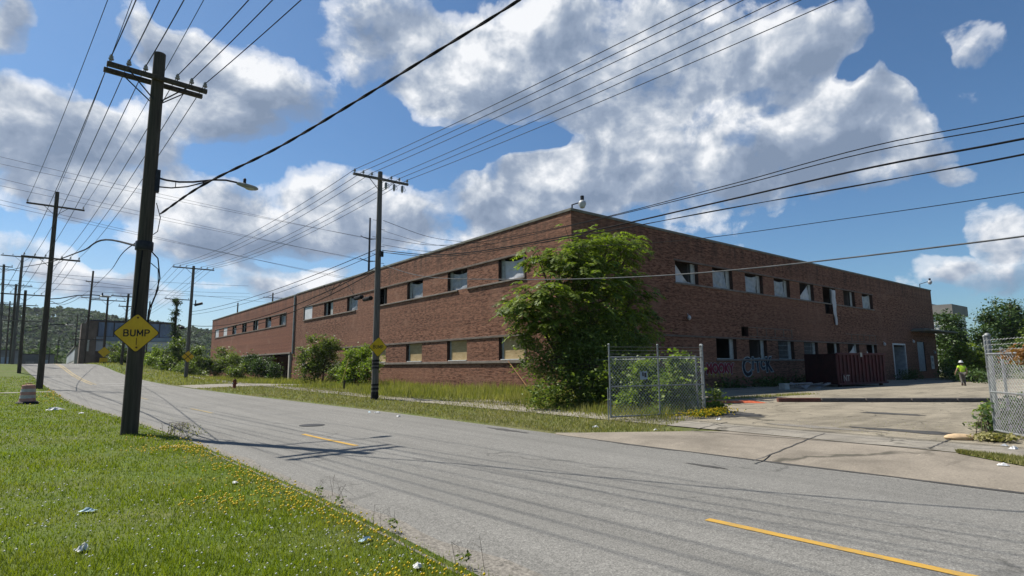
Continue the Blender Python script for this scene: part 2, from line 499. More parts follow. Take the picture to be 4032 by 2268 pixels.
def road_fn(N, b):
    p = N.pos(); sx = N.node('ShaderNodeSeparateXYZ', _0=p)
    sp = N.noise(p, 55, 2, 0.9)
    sp2 = N.noise(p, 16, 4, 0.75)
    big = N.noise(p, 0.22, 4, 0.6)
    # long streaks that run with the traffic; dark ones also paint in wire shadows
    st = N.noise(N.scaled(p, (2.2, 0.05, 1)), 1.0, 5, 0.62)
    tr = N.noise(N.scaled(p, (9.0, 0.035, 1)), 1.0, 3, 0.6, 0.4)
    col = N.ramp(sp, [(0.30, (0.125, 0.121, 0.112)), (0.5, (0.230, 0.224, 0.206)), (0.68, (0.38, 0.366, 0.335))])
    col = N.mix(0.7, col, N.ramp(sp2, [(0.3, 0.70), (0.7, 1.2)]), 'MULTIPLY')
    col = N.mix(0.6, col, N.ramp(big, [(0.3, 0.82), (0.7, 1.12)]), 'MULTIPLY')
    col = N.mix(0.5, col, N.ramp(st, [(0.35, 0.74), (0.6, 1.08)]), 'MULTIPLY')
    col = N.mix(N.ramp(tr, [(0.63, 0), (0.72, 0.38)]), col, (0.07, 0.068, 0.066))
    # transverse and wandering cracks
    w = N.node('ShaderNodeTexVoronoi', feature='DISTANCE_TO_EDGE', _Scale=0.30)
    wv = N.node('ShaderNodeTexNoise', _Scale=0.9, _Detail=4.0); N.l.new(p, wv.inputs['Vector'])
    N.l.new(N.vmath('ADD', p, N.scaled(wv.outputs['Color'], (1.8, 1.8, 0))), w.inputs['Vector'])
    crack = N.ramp(w.outputs['Distance'], [(0.002, 0.5), (0.012, 0)])
    gate = N.ramp(N.noise(p, 0.5, 2), [(0.52, 0), (0.6, 1)])
    col = N.mix(N.math('MULTIPLY', crack, gate), col, (0.05, 0.048, 0.045))
    bump(N, b, sp, 0.35, 0.01)
    return col


M['road'] = material('old_asphalt', road_fn, 0.9, 0, 0.25)


def conc_fn(c, crackscale=0.35, streak=(0.35, 1.2, 1), stain=0.6):
    def fn(N, b):
        p = N.pos()
        f = N.noise(p, 30, 3, 0.8); g = N.noise(p, 1.1, 5, 0.65)
        s1 = N.noise(N.scaled(p, streak), 1.0, 5, 0.65, 0.8)
        col = N.ramp(f, [(0.3, [x * 0.72 for x in c]), (0.7, [min(1, x * 1.2) for x in c])])
        col = N.mix(0.6, col, N.ramp(g, [(0.3, 0.72), (0.7, 1.15)]), 'MULTIPLY')
        col = N.mix(stain, col, N.ramp(s1, [(0.34, 0.62), (0.52, 1.0), (0.72, 1.18)]), 'MULTIPLY')
        w = N.node('ShaderNodeTexVoronoi', feature='DISTANCE_TO_EDGE', _Scale=crackscale)
        wv = N.node('ShaderNodeTexNoise', _Scale=1.4, _Detail=4.0); N.l.new(p, wv.inputs['Vector'])
        N.l.new(N.vmath('ADD', p, N.scaled(wv.outputs['Color'], (1.1, 1.1, 0))), w.inputs['Vector'])
        crack = N.math('MULTIPLY', N.ramp(w.outputs['Distance'], [(0.003, 0.8), (0.016, 0)]), N.ramp(N.noise(p, 0.6, 3, 0.6), [(0.36, 0.15), (0.5, 1.0)]))
        col = N.mix(crack, col, (0.07, 0.065, 0.05))
        sc = N.noise(N.scaled(p, (1.3, 5.5, 1)), 0.55, 5, 0.7, 1.2)
        col = N.mix(N.ramp(sc, [(0.64, 0), (0.70, 0.55)]), col, [min(1, x * 1.7) for x in c])
        dk = N.noise(N.scaled(p, (0.5, 2.2, 1)), 0.8, 5, 0.7, 0.6)
        col = N.mix(N.ramp(dk, [(0.60, 0), (0.70, 0.5)]), col, [x * 0.42 for x in c])
        bump(N, b, f, 0.3, 0.008)
        return col
    return fn


M['apron'] = material('driveway_concrete', conc_fn((0.315, 0.275, 0.222), 0.12, (0.5, 0.5, 1)), 0.9, 0, 0.2)
M['lot'] = material('lot_paving', conc_fn((0.335, 0.295, 0.225), 0.42, (0.14, 0.55, 1), 0.9), 0.92, 0, 0.2)
M['walk'] = material('walk_concrete', conc_fn((0.34, 0.31, 0.26), 0.4), 0.9, 0, 0.2)
M['yellow_line'] = mottled('yellow_road_paint', (0.56, 0.33, 0.045), 0.25, 9, 0.75)
def worn_fn(N, b):
    p = N.pos(); f = N.noise(p, 42, 4, 0.8); g = N.noise(p, 4.5, 4, 0.7)
    w = N.math('ADD', N.ramp(f, [(0.56, 0), (0.68, 0.75)]), N.ramp(g, [(0.55, 0), (0.75, 0.5)]), clamp=True)
    return N.mix(w, N.ramp(g, [(0.3, (0.62, 0.36, 0.05)), (0.7, (0.50, 0.31, 0.07))]), (0.21, 0.19, 0.16))


M['yellow_line'] = material('yellow_road_paint_worn', worn_fn, 0.85)
M['yellow_worn'] = mottled('worn_yellow_paint', (0.40, 0.31, 0.15), 0.3, 5, 0.8)
M['white_worn'] = mottled('worn_white_paint', (0.36, 0.35, 0.33), 0.15, 5, 0.8)
M['tar'] = mottled('tar_patch', (0.075, 0.072, 0.068), 0.35, 5, 0.8)
M['gravel'] = mottled('edge_gravel', (0.235, 0.215, 0.185), 0.6, 34, 0.95, detail=5)


def ply_fn(N, b):
    o = N.pos()
    f = N.noise(N.scaled(o, (1.2, 1.2, 4.5)), 1.0, 5, 0.65, 1.0)
    st = N.noise(N.scaled(o, (3, 3, 0.6)), 1.0, 4, 0.7)
    col = N.ramp(f, [(0.3, (0.36, 0.255, 0.115)), (0.7, (0.54, 0.41, 0.22))])
    return N.mix(N.ramp(st, [(0.58, 0), (0.75, 0.45)]), col, (0.20, 0.13, 0.06))


M['plywood'] = material('plywood', ply_fn, 0.8)


def plastic_material():
    m = bpy.data.materials.new('plastic_sheet'); m.use_nodes = True
    t = m.node_tree; t.nodes.clear(); N = NT(t)
    out = t.nodes.new('ShaderNodeOutputMaterial')
    f = N.noise(N.pos(), 3.0, 4, 0.6)
    b = N.node('ShaderNodeBsdfPrincipled', _Roughness=0.35)
    N.l.new(N.ramp(f, [(0.3, (0.26, 0.28, 0.30)), (0.7, (0.46, 0.48, 0.50))]), b.inputs['Base Color'])
    tp = N.node('ShaderNodeBsdfTransparent')
    mx = N.node('ShaderNodeMixShader', _0=0.3)
    N.l.new(b.outputs[0], mx.inputs[1]); N.l.new(tp.outputs[0], mx.inputs[2]); N.l.new(mx.outputs[0], out.inputs[0])
    return m


M['plastic'] = plastic_material()
M['plastic_white'] = mottled('white_plastic', (0.58, 0.59, 0.61), 0.12, 3, 0.45)

# ------------------------------------------------------------------ ground, road, paving
def strip_mesh(name, rows, mat, kind='structure', parent=None):
    """rows: list of equal-length lists of points"""
    V = [p for r in rows for p in r]; n = len(rows[0]); Fq = []
    for i in range(len(rows) - 1):
        for j in range(n - 1):
            Fq.append((i * n + j, i * n + j + 1, (i + 1) * n + j + 1, (i + 1) * n + j))
    o = mesh_np(name, V, Fq, mat, parent, True)
    if kind: o['kind'] = kind
    return o


ys = sorted(set([-60, -30, -15] + list(np.arange(-8, 110, 1.0)) + list(np.arange(110, 200, 6)) + [240, 320, 450, 700, 1200, 2500, 4000]))
offL = [-3500, -1500, -700, -300, -140, -80, -50, -35, -25, -18, -12, -8, -5, -3, -1.5, -0.6, 0.0]
offR = [0.0, 0.5, 1.2, 2.2, 3.5, 5, 7, 9, 12, 16, 22, 30, 45, 70, 110, 180, 350, 800, 1800, 3500]
rows = []
for y in ys:
    l, r = float(xl(y)), float(xr(y)); row = []
    for o_ in offL: row.append((l + o_, y, gzf(l + o_ - 1e-4, y)))
    row.append((l + 0.06, y, float(prof(y)) - 0.08)); row.append((r - 0.06, y, float(prof(y)) - 0.08))
    for o_ in offR: row.append((r + o_, y, gzf(r + o_ + 1e-4, y) - (0.07 if -9 < y < 9.5 and o_ < 2 else 0)))
    rows.append(row)
strip_mesh('ground', rows, M['ground'])
rows = []
for y in ys:
    l, r = float(xl(y)), float(xr(y)); z = float(prof(y))
    rows.append([(l - 0.03 + (r - l + 0.06) * k / 8, y, z + 0.025 * math.sin(math.pi * k / 8)) for k in range(9)])
strip_mesh('road', rows, M['road'])


def rz(x, y):
    l, r = float(xl(y)), float(xr(y))
    return float(prof(y)) + 0.025 * math.sin(math.pi * min(1, max(0, (x - l + 0.03) / (r - l + 0.06))))


def road_stripe(name, pts, w, mat, label, cat, group=None, lift=0.006, ragged=0.0):
    rows = []; rr = random.Random(len(pts))
    for i, (x, y) in enumerate(pts):
        a = pts[max(0, i - 1)]; b = pts[min(len(pts) - 1, i + 1)]
        d = Vector((b[0] - a[0], b[1] - a[1], 0)).normalized(); n = Vector((-d.y, d.x, 0))
        j1, j2 = rr.uniform(-ragged, ragged), rr.uniform(-ragged, ragged)
        q = []
        for s_ in (-w / 2 + j1, w / 2 + j2):
            X, Y = x + n.x * s_, y + n.y * s_; q.append((X, Y, rz(X, Y) + lift))
        rows.append(q)
    o = strip_mesh(name, rows, mat, 'structure')
    return o


def xc(y):
    return float(np.interp(y, [-20, 0, 4, 14, 26, 38, 50, 63, 76, 91, 100], [6.25, 6.03, 5.85, 5.2, 4.75, 3.95, 3.25, 2.45, 1.6, 0.35, -0.3]))


for k, (a, b, mt) in enumerate([(0.2, 3.9, 'yellow_line'), (12.25, 15.25, 'yellow_line'), (24.5, 27.8, 'yellow_worn'), (36.8, 40.0, 'yellow_worn'), (-12, -9, 'yellow_line')]):
    yy = np.linspace(a, b, 14)
    road_stripe('road_marking', [(xc(y), y) for y in yy], 0.115, M[mt], None, None, None, 0.006, 0.006)
for off in (-0.14, 0.14):
    yy = np.linspace(60, 101, 42)
    road_stripe('road_marking', [(xc(y) + off, y) for y in yy], 0.13, M['yellow_worn'], None, None, None, 0.006, 0.02)
for y0, y1, xa, xb in ((57.0, 57.6, 3.3, 7.2), (60.8, 61.3, 3.0, 6.8)):
    rows = [[(xa + (xb - xa) * k / 8, y, rz(xa + (xb - xa) * k / 8, y) + 0.007) for k in range(9)] for y in (y0, y1)]
    strip_mesh('road_marking', rows, M['white_worn'])
# tar seam along the driveway joint
road_stripe('road_seam', [(float(xr(y)) - 0.16 + 0.03 * math.sin(y * 2.1), y) for y in np.linspace(-6, 9.5, 40)], 0.12, M['tar'], None, None, None, 0.007, 0.03)
# crumbled gravel along the lawn edge
rows = []
for y in np.linspace(-4, 48, 120):
    l = float(xl(y)); w = 0.10 + 0.09 * math.sin(y * 0.9) * math.sin(y * 0.37) + 0.05 * math.sin(y * 3.3) + 0.30 * float(np.interp(y, [0, 4.5, 6.5, 9], [1, 0.9, 0.35, 0]))
    rows.append([(l - 0.12, y, float(prof(y)) + 0.034), (l + 0.12, y, rz(l + 0.12, y) + 0.012), (l + max(0.1, w) + 0.1, y, rz(l + max(0.1, w) + 0.1, y) + 0.004)])
strip_mesh('road_shoulder', rows, M['gravel'])

# driveway apron, pavement, lot
rows = []
for y in np.linspace(-4.5, 11.0, 32):
    r = float(xr(y))
    x1 = 13.15
    xa = r - 0.14
    if y > 8.2: x1 = max(xa + 0.05, 13.15 - (y - 8.2) * 1.1)
    xs = [xa + (x1 - xa) * k / 6 for k in range(7)]
    if y < 4.2: pass
    rows.append([(x, y, (rz(x, y) + 0.009) if k == 0 else gzf(max(x, r + 1e-3), y) + 0.016) for k, x in enumerate(xs)])
strip_mesh('driveway', rows, M['apron'])
rows = []
for y in np.linspace(-16, 72, 90):
    x0, x1 = 13.2, 14.55
    if y > 45: s_ = (y - 45) * 0.07; x0 -= s_; x1 -= s_
    rows.append([(x, y, gzf(x, y) + 0.02) for x in np.linspace(x0, x1, 4)])
strip_mesh('sidewalk', rows, M['walk'])
rows = []
for y in np.linspace(-40, 23.3, 60):
    rows.append([(x, y, gzf(x, y) + 0.014) for x in list(np.linspace(14.6, 30, 20)) + list(np.linspace(31.5, 100, 36))])
strip_mesh('parking_lot', rows, M['lot'])
rows = [[(x, y, gzf(x, y) + 0.02) for x in np.linspace(-60, -0.12, 60)] for y in (49.2, 49.8, 50.4)]
strip_mesh('path', rows, M['walk'])
rows = [[(x, y, gzf(x, y) + 0.02) for x in np.linspace(float(xr(y)) + 0.05, 22.5, 12)] for y in np.linspace(49.0, 54.5, 6)]
strip_mesh('side_driveway', rows, M['walk'])
# grass island on the near side of the driveway
rows = []
for y in np.linspace(-16, 3.4, 24):
    xa = float(np.interp(y, [-16, -6, 0.5, 2.3, 3.4], [10.7, 10.8, 11.3, 12.3, 13.05])); xb = 13.17
    rows.append([(x, y, gzf(x, y) + 0.03 + 0.04 * math.sin(math.pi * k / 5)) for k, x in enumerate(np.linspace(xa, xb, 6))])
strip_mesh('verge_ground', rows, M['ground'])


def pothole(cx, cy, rx, ry, mat, name='tar_patch', base=None, lift=0.022, seed=1):
    rr = random.Random(seed); n = 26; vs = [(cx, cy, 0)]; 
    for k in range(n):
        a = 2 * math.pi * k / n; q = 1 + rr.uniform(-0.35, 0.3)
        vs.append((cx + rx * q * math.cos(a), cy + ry * q * math.sin(a), 0))
    zf = (lambda x, y: rz(x, y) + 0.005) if base == 'road' else (lambda x, y: gzf(x, y) + lift)
    vs = [(x, y, zf(x, y)) for x, y, _ in vs]
    mb = MB().add(vs, [(0, 1 + k, 1 + (k + 1) % n) for k in range(n)])
    o = mb.build(name, mat); o['kind'] = 'structure'; return o


pothole(21.2, 7.2, 0.35, 0.9, M['tar'], seed=3); pothole(16.3, 5.3, 0.35, 1.0, M['tar'], seed=4); pothole(17.4, 10.2, 0.9, 0.7, M['tar'], seed=5)
pothole(14.6 + 1.0, 7.0, 0.3, 1.4, M['gravel'], seed=8)

def joint(pts, w=0.035, zf=None, name='pavement_joint'):
    P = [at(u * SC_, v * SC_, Z=0.09) for u, v in pts]; rows = []
    for i in range(21):
        a, b = P[0], P[1]; c = a.lerp(b, i / 20); d = (b - a).normalized(); n_ = Vector((-d.y, d.x, 0)); j_ = 0.012 * math.sin(i * 1.9)
        q = []
        for s_ in (-w / 2, w / 2):
            x, y = c.x + n_.x * (s_ + j_), c.y + n_.y * (s_ + j_); q.append((x, y, max(gzf(max(x, float(xr(y)) + 0.01), y) + 0.024, rz(x, y) + 0.012)))
        rows.append(q)
    strip_mesh(name, rows, M['tar'])


SC_ = 4032 / 2576
for pp_ in (((1893, 1155), (2075, 1093)), ((2338, 1131), (2400, 1104)), ((1740, 1085), (1830, 1064)), ((1725, 1084), (2330, 1131))): joint(pp_)
for cx, cy, rx_, ry_, sd_ in ((9.75, 12.6, .16, .8, 21), (8.9, 5.9, .07, .4, 22)): pothole(cx, cy, rx_, ry_, M['tar'], 'road_patch', 'road', seed=sd_)

# manhole in the road
mh = tag(MB().lathe([(0.36, 0.0), (0.36, 0.012), (0.30, 0.016), (0.0, 0.016)], 24).build('manhole_cover', M['iron']), 'dark round manhole cover set in the asphalt', 'manhole')
mh.location = (6.1, 17.3, rz(6.1, 17.3) + 0.001)

# ------------------------------------------------------------------ brick factory
XW, YW, ZT = 23.0, 23.4, 10.75
YJ, YE, XE = 72.4, 121.8, 86.3


def wall_cells(mb, us, zs, holes, put):
    """rectangular wall with openings; put(u,z) -> point"""
    U = sorted(set(us + [h[i] for h in holes for i in (0, 1)])); Z = sorted(set(zs + [h[i] for h in holes for i in (2, 3)]))
    for i in range(len(U) - 1):
        for j in range(len(Z) - 1):
            u, z = (U[i] + U[i + 1]) / 2, (Z[j] + Z[j + 1]) / 2
            if any(h[0] < u < h[1] and h[2] < z < h[3] for h in holes): continue
            mb.add([put(U[i], Z[j]), put(U[i + 1], Z[j]), put(U[i + 1], Z[j + 1]), put(U[i], Z[j + 1])], [(0, 1, 2, 3)])


def reveals(mb, holes, put2, depth):
    for h in holes:
        a = [(h[0], h[2]), (h[1], h[2]), (h[1], h[3]), (h[0], h[3])]
        for k in range(4):
            p, q = a[k], a[(k + 1) % 4]
            mb.add([put2(*p, 0), put2(*q, 0), put2(*q, depth), put2(*p, depth)], [(0, 1, 2, 3)])


fac = thing('brick_factory', 'long two storey red brick factory with bands of broken windows', 'factory', (XW, YW, 0))
WS, WW = 6.47, 2.68
LWIN = [(27.8 + WS * k, 27.8 + WS * k + WW) for k in range(7)]
RWIN = [(32.87 + 4.51 * k, 32.87 + 4.51 * k + 2.7) for k in range(8)]
UZ0, UZ1, GZ0, GZ1 = 7.36, 8.86, 2.12, 3.62
hl = [(a, b, UZ0, UZ1) for a, b in LWIN] + [(a, b, GZ0, GZ1) for a, b in LWIN]
hl = [(a - YW, b - YW, c, d) for a, b, c, d in hl]
mb = MB()
wall_cells(mb, [0, YJ - YW], [-0.6, ZT], hl, lambda u, z: (0, u, z))
mb.build('front_wall', M['brick'], fac)
hr = [(a, b, UZ0, UZ1) for a, b in RWIN]
hr[5] = (hr[5][0], hr[5][1], UZ0, UZ1)
hr += [(a, b, GZ0, GZ1) for a, b in RWIN[1:]]
hr += [(55.7, 57.2, 6.35, UZ0 - 0.001), (71.7, 75.2, -0.02, 3.72), (79.4, 81.9, 0.75, 4.25), (40.9, 41.9, 3.86, 4.6)]
hr = [(a - XW, b - XW, c, d) for a, b, c, d in hr]
mb = MB()
wall_cells(mb, [0, XE - XW], [-0.8, ZT], hr, lambda u, z: (u, 0, z))
mb.build('yard_wall', M['brick'], fac)
for nm, h in (('broken_wall_reveal', hr[-4]), ('door_reveal', hr[-3]), ('shutter_reveal', hr[-2]), ('vent_reveal', hr[-1])):
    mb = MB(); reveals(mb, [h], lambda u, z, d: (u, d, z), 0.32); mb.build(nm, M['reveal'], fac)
# back and end walls, roof, inner floor and partitions
mb = MB().box(0.01, XE - XW, YJ - YW - 0.3, YJ - YW - 0.01, -0.6, ZT)
mb.box(XE - XW - 0.3, XE - XW, 0.01, YJ - YW, -0.8, ZT)
mb.build('end_wall', M['brick'], fac)
MB().box(0.35, XE - XW - 0.35, 0.35, YJ - YW - 0.35, ZT - 0.75, ZT - 0.55).build('roof', M['roof'], fac)
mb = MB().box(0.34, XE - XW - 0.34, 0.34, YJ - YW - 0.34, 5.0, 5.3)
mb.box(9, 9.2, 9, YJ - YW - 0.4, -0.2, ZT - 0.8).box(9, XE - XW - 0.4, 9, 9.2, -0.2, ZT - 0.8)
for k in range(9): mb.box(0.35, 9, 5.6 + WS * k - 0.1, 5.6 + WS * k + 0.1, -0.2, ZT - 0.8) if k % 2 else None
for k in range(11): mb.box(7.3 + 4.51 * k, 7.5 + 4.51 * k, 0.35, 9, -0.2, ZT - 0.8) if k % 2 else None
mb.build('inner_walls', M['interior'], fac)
# coping
mb = MB().bbox(-0.06, 0.36, -0.06, YJ - YW, ZT, ZT + 0.16, 0.015)
mb.bbox(0.361, XE - XW + 0.05, -0.06, 0.36, ZT, ZT + 0.16, 0.015)
mb.build('coping', M['coping'], fac)
# lintel bands and sill bands
mb = MB()
a, b = LWIN[0][0] - 0.18 - YW, LWIN[6][1] + 0.18 - YW
for z0, z1, pr in ((UZ1 + 0.0, UZ1 + 0.13, 0.07), (GZ1, GZ1 + 0.15, 0.07)):
    mb.bbox(-pr, -0.002, a, b, z0, z1, 0.012)
mb.bbox(-0.06, -0.002, a, a + 0.14, UZ0, UZ1, 0.01); mb.bbox(-0.06, -0.002, a, a + 0.14, GZ0, GZ1, 0.01)
mb.bbox(-0.06, -0.002, b - 0.14, b, UZ0, UZ1, 0.01)
a2, b2 = RWIN[0][0] - 0.15 - XW, RWIN[7][1] + 0.15 - XW
mb.bbox(a2, b2, -0.06, -0.002, UZ1, UZ1 + 0.11, 0.012)
mb.bbox(a2 - 1.6, b2, -0.06, -0.002, GZ1, GZ1 + 0.12, 0.012)
mb.build('lintel_band', M['band'], fac)
mb = MB()
segs = [(a, LWIN[1][0] - YW - 0.05), (LWIN[1][0] - YW + 1.2, LWIN[3][1] - YW), (LWIN[4][0] - YW + 0.4, b)]
for s0, s1 in segs: mb.bbox(-0.10, -0.002, s0, s1, UZ0 - 0.11, UZ0, 0.012)
mb.bbox(-0.10, -0.002, a, b, GZ0 - 0.20, GZ0 - 0.03, 0.012)
mb.bbox(a2, b2, -0.08, -0.002, UZ0 - 0.12, UZ0, 0.012)
mb.bbox(a2 + 4.5, b2, -0.08, -0.002, GZ0 - 0.12, GZ0, 0.012)
mb.build('sill_band', M['sill'], fac)


def cloth_grid(w, h, seed, top=0.0, amp=0.05, n=14, swing=0.0, cut=None):
    """hanging sheet in local x (width), z (height), y out"""
    rr = random.Random(seed); ph = [rr.uniform(0, 6.28) for _ in range(6)]; vs = []; fs = []
    for j in range(n + 1):
        for i in range(n + 1):
            u, v = i / n, j / n
            zt = h - top * (0.35 + math.sin(math.pi * u) * 0.65)
            z = v * zt
            x = u * w
            if cut == 'corner': z = v * h * max(0.06, (1 - u * 1.25)) if u < 0.8 else v * h * 0.06
            if cut == 'triangle': z = v * h * (0.08 + 0.85 * u)
            y = amp * (math.sin(5 * u + 3.2 * v + ph[0]) + 0.6 * math.sin(11 * u - 4 * v + ph[1]) + 0.4 * math.sin(17 * v + 6 * u + ph[2]))
            x += swing * (1 - v) * (0.5 + 0.5 * math.sin(3 * v + ph[3]))
            vs.append((x, y, z))
    for j in range(n):
        for i in range(n):
            q = j * (n + 1) + i; fs.append((q, q + 1, q + n + 2, q + n + 1))
    return vs, fs


def left_window(y0, z0, z1, fill, seed, parent, X0=XW, Y0=YW, w=WW, far=False):
    """fill the opening with a painted frame and what hangs in it. local: x into the wall, y along"""
    h = z1 - z0
    W = bpy.data.objects.new('window', None)
    mb = MB()
    fd = 0.27
    mb.box(fd, fd + 0.06, w - 0.34, w - 0.002, 0.002, h - 0.002)   # broad far jamb
    mb.box(fd, fd + 0.06, 0.002, 0.10, 0.002, h - 0.002); mb.box(fd, fd + 0.05, 0.10, w - 0.34, 0.002, 0.07)
    f = mb.build('window', M['frame_paint'], parent)
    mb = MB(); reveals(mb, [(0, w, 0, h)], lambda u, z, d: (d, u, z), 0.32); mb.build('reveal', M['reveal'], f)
    f.location = (0, y0 - Y0, z0)
    bpy.data.objects.remove(W)
    rot = Matrix.Rotation(R(90), 4, 'Z')
    if fill in ('plastic', 'plasticw'):
        vs, fs = cloth_grid(w - 0.44, h - 0.08, seed, 0.28 if fill == 'plastic' else 0.22, 0.028)
        vs = [(fd + 0.05 - v[1] * 1.0, 0.10 + v[0], 0.07 + v[2]) for v in vs]
        s = MB().add(vs, fs).build('plastic_sheet', M['plastic'] if fill == 'plastic' else M['plastic_white'], f, True, 80)
    elif fill == 'tatter':
        vs, fs = cloth_grid(w - 0.44, h - 0.08, seed, 0.1, 0.05, cut='triangle')
        vs = [(fd + 0.05 - v[1], 0.10 + v[0], 0.07 + v[2]) for v in vs]
        MB().add(vs, fs).build('plastic_sheet', M['plastic_white'], f, True, 80)
    elif fill == 'ply':
        MB().bbox(fd - 0.06, fd - 0.03, 0.003, w - 0.30, 0.03, h - 0.003, 0.004).build('plywood_panel', M['plywood'], f)
        MB().bbox(-0.09, fd - 0.07, 0.0, w - 0.3, 0.003, 0.06, 0.004).build('sill', M['paint_white'], f)
    elif fill == 'white':
        MB().bbox(0.03, 0.06, 0.04, w - 0.06, 0.04, h - 0.04, 0.004).build('white_board', M['whiteboard'], f)
    elif fill == 'half':
        MB().bbox(fd - 0.06, fd - 0.03, 0.10, w * 0.45, 0.03, h - 0.1, 0.004).build('grey_board', M['frame_paint'], f)
    return f


fills = ['plasticw', 'plastic', 'plastic', 'none', 'plastic', 'half', 'white']
for k, (y0, _) in enumerate(LWIN):
    left_window(y0, UZ0, UZ1, fills[k], 20 + k, fac)
    left_window(y0, GZ0, GZ1, 'ply', 40 + k, fac)


def right_window(x0, z0, z1, fill, seed, parent, w=2.7):
    h = z1 - z0; fd = 0.20; mb = MB()
    mb.box(w - 0.62, w - 0.34, fd, fd + 0.06, 0.002, h - 0.002)     # pale jamb panel near the far side
    mb.box(0.002, 0.09, fd, fd + 0.06, 0.002, h - 0.002); mb.box(0.09, w - 0.62, fd, fd + 0.05, 0.002, 0.07)
    mb.box(w - 0.34, w - 0.002, fd + 0.08, fd + 0.11, 0.002, h - 0.002)
    f = mb.build('window', M['frame_paint'], parent); f.location = (x0 - XW, 0, z0)
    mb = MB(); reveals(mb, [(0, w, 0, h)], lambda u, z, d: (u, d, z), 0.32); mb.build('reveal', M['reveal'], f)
    if fill in ('plastic', 'triangle', 'corner'):
        vs, fs = cloth_grid(w - 0.75, h - 0.08, seed, 0.22, 0.03, cut=None if fill == 'plastic' else fill)
        vs = [(0.09 + v[0], fd + 0.03 - v[1], 0.07 + v[2]) for v in vs]
        MB().add(vs, fs).build('plastic_sheet', M['plastic'] if fill == 'plastic' else M['plastic_white'], f, True, 80)
    elif fill == 'hang':
        vs, fs = cloth_grid(0.8, 3.3, seed, 0.0, 0.05, swing=0.35)
        vs = [(w - 0.95 + v[0] * (0.55 + 0.12 * v[2]), -0.12 - v[1], v[2] - 2.0) for v in vs]
        MB().add(vs, fs).build('torn_curtain', M['plastic_white'], f, True, 80)
    elif fill == 'bars':
        mb = MB()
        for i in range(11): mb.tube([(0.15 + i * 0.19, 0.1, 0.03), (0.15 + i * 0.19, 0.1, h - 0.03)], 0.014, 6)
        for z in (0.35, 0.75, 1.15): mb.tube([(0.05, 0.085, z), (w - 0.5, 0.085, z)], 0.014, 6)
        mb.build('security_bars', M['frame_paint'], f)
    return f


rf = ['corner', 'plastic', 'plastic', 'plastic', 'triangle', 'hang', 'none', 'plastic']
for k, (x0, _) in enumerate(RWIN): right_window(x0, UZ0, UZ1, rf[k], 60 + k, fac)
gf = ['none', 'none', 'bars', 'bars', 'none', 'triangle', 'corner']
for k, (x0, _) in enumerate(RWIN[1:]): right_window(x0, GZ0, GZ1, gf[k], 80 + k, fac)
# recessed course panels above the ground windows
for x0, x1 in ((41.95, 49.0), (59.7, 67.1)):
    mb = MB().box(x0 - XW, x1 - XW, -0.03, -0.003, 3.86, 3.92).box(x0 - XW, x1 - XW, -0.03, -0.003, 4.56, 4.62)
    for i in range(5):
        xx = x0 - XW + (x1 - x0) * (i + 0.9) / 5; mb.box(xx - 0.08, xx + 0.02, -0.03, -0.003, 3.921, 4.559)
    mb.build('brick_panel', M['band'], fac)
# yard door, shutters, canopy, sign board
mb = MB().bbox(71.55 - XW, 71.72 - XW, -0.05, 0.2, -0.3, 3.72, 0.01).bbox(75.2 - XW, 75.36 - XW, -0.05, 0.2, -0.3, 3.72, 0.01).bbox(71.55 - XW, 75.36 - XW, -0.05, 0.2, 3.721, 3.9, 0.01)
df = mb.build('door_frame', M['paint_white'], fac)
MB().bbox(75.1 - XW, 75.18 - XW, 0.02, 1.6, -0.1, 3.6, 0.01).build('door', M['door_paint'], fac)
sh = MB().bbox(79.42 - XW, 80.62 - XW, 0.05, 0.1, 0.78, 4.22, 0.01).bbox(80.68 - XW, 81.88 - XW, 0.10, 0.15, 0.78, 4.22, 0.01).build('shutter_door', M['door_paint'], fac)
MB().bbox(77.6 - XW, 87.9 - XW, -2.0, -0.01, 5.38, 5.56, 0.02).bbox(78.3 - XW, 84.5 - XW, -1.2, -0.02, 5.561, 5.72, 0.02).build('canopy', M['coping'], fac)
sb = MB().bbox(83.6 - XW, 84.6 - XW, -0.06, -0.01, 1.0, 2.6, 0.01).build('notice_board', M['paint_white'], fac)
MB().box(83.75 - XW, 84.45 - XW, -0.066, -0.061, 1.9, 2.35).box(83.75 - XW, 84.3 - XW, -0.066, -0.061, 1.3, 1.6).build('notice_print', M['door_paint'], sb)
# wall lamps
for x, z in ((34.0, 4.95), (68.9, 3.75), (77.8, 4.2), (84.9, 3.0)):
    mb = MB().lathe([(0.05, -0.16), (0.13, -0.05), (0.11, 0.08), (0.05, 0.16)], 10, Matrix.Translation((x - XW, -0.16, z)))
    mb.tube([(x - XW, -0.16, z + 0.15), (x - XW, -0.02, z + 0.28)], 0.025, 6)
    mb.build('wall_lamp', M['silver'], fac, True)
# conduit leaning from a boarded window to the grass
MB().tube([(-0.14, 29.3 - YW, 2.05), (-0.5, 27.3 - YW, 0.75), (-0.75, 26.4 - YW, 0.25)], 0.035, 8).build('rusty_conduit', M['conduit'], fac, True)


def text_mesh(txt, size, off=0.0, extrude=0.0, spacing=1.0):
    cu = bpy.data.curves.new('lettering', 'FONT'); cu.body = txt; cu.size = size; cu.offset = off; cu.extrude = extrude
    cu.align_x = 'CENTER'; cu.align_y = 'CENTER'; cu.space_character = spacing
    o = bpy.data.objects.new('lettering', cu); COL.objects.link(o)
    dg = bpy.context.evaluated_depsgraph_get(); dg.update()
    me = bpy.data.meshes.new_from_object(o.evaluated_get(dg))
    bpy.data.objects.remove(o); bpy.data.curves.remove(cu)
    me.materials.clear()
    return me


def text_obj(txt, size, mat, parent, Mx, off=0.0, extrude=0.0, name='lettering', sx=1.0, spacing=1.0):
    me = text_mesh(txt, size, off, extrude, spacing)
    o = link_mesh(name, me, mat, parent)
    o.matrix_local = Mx @ Matrix.Diagonal((sx, 1, 1, 1))
    return o


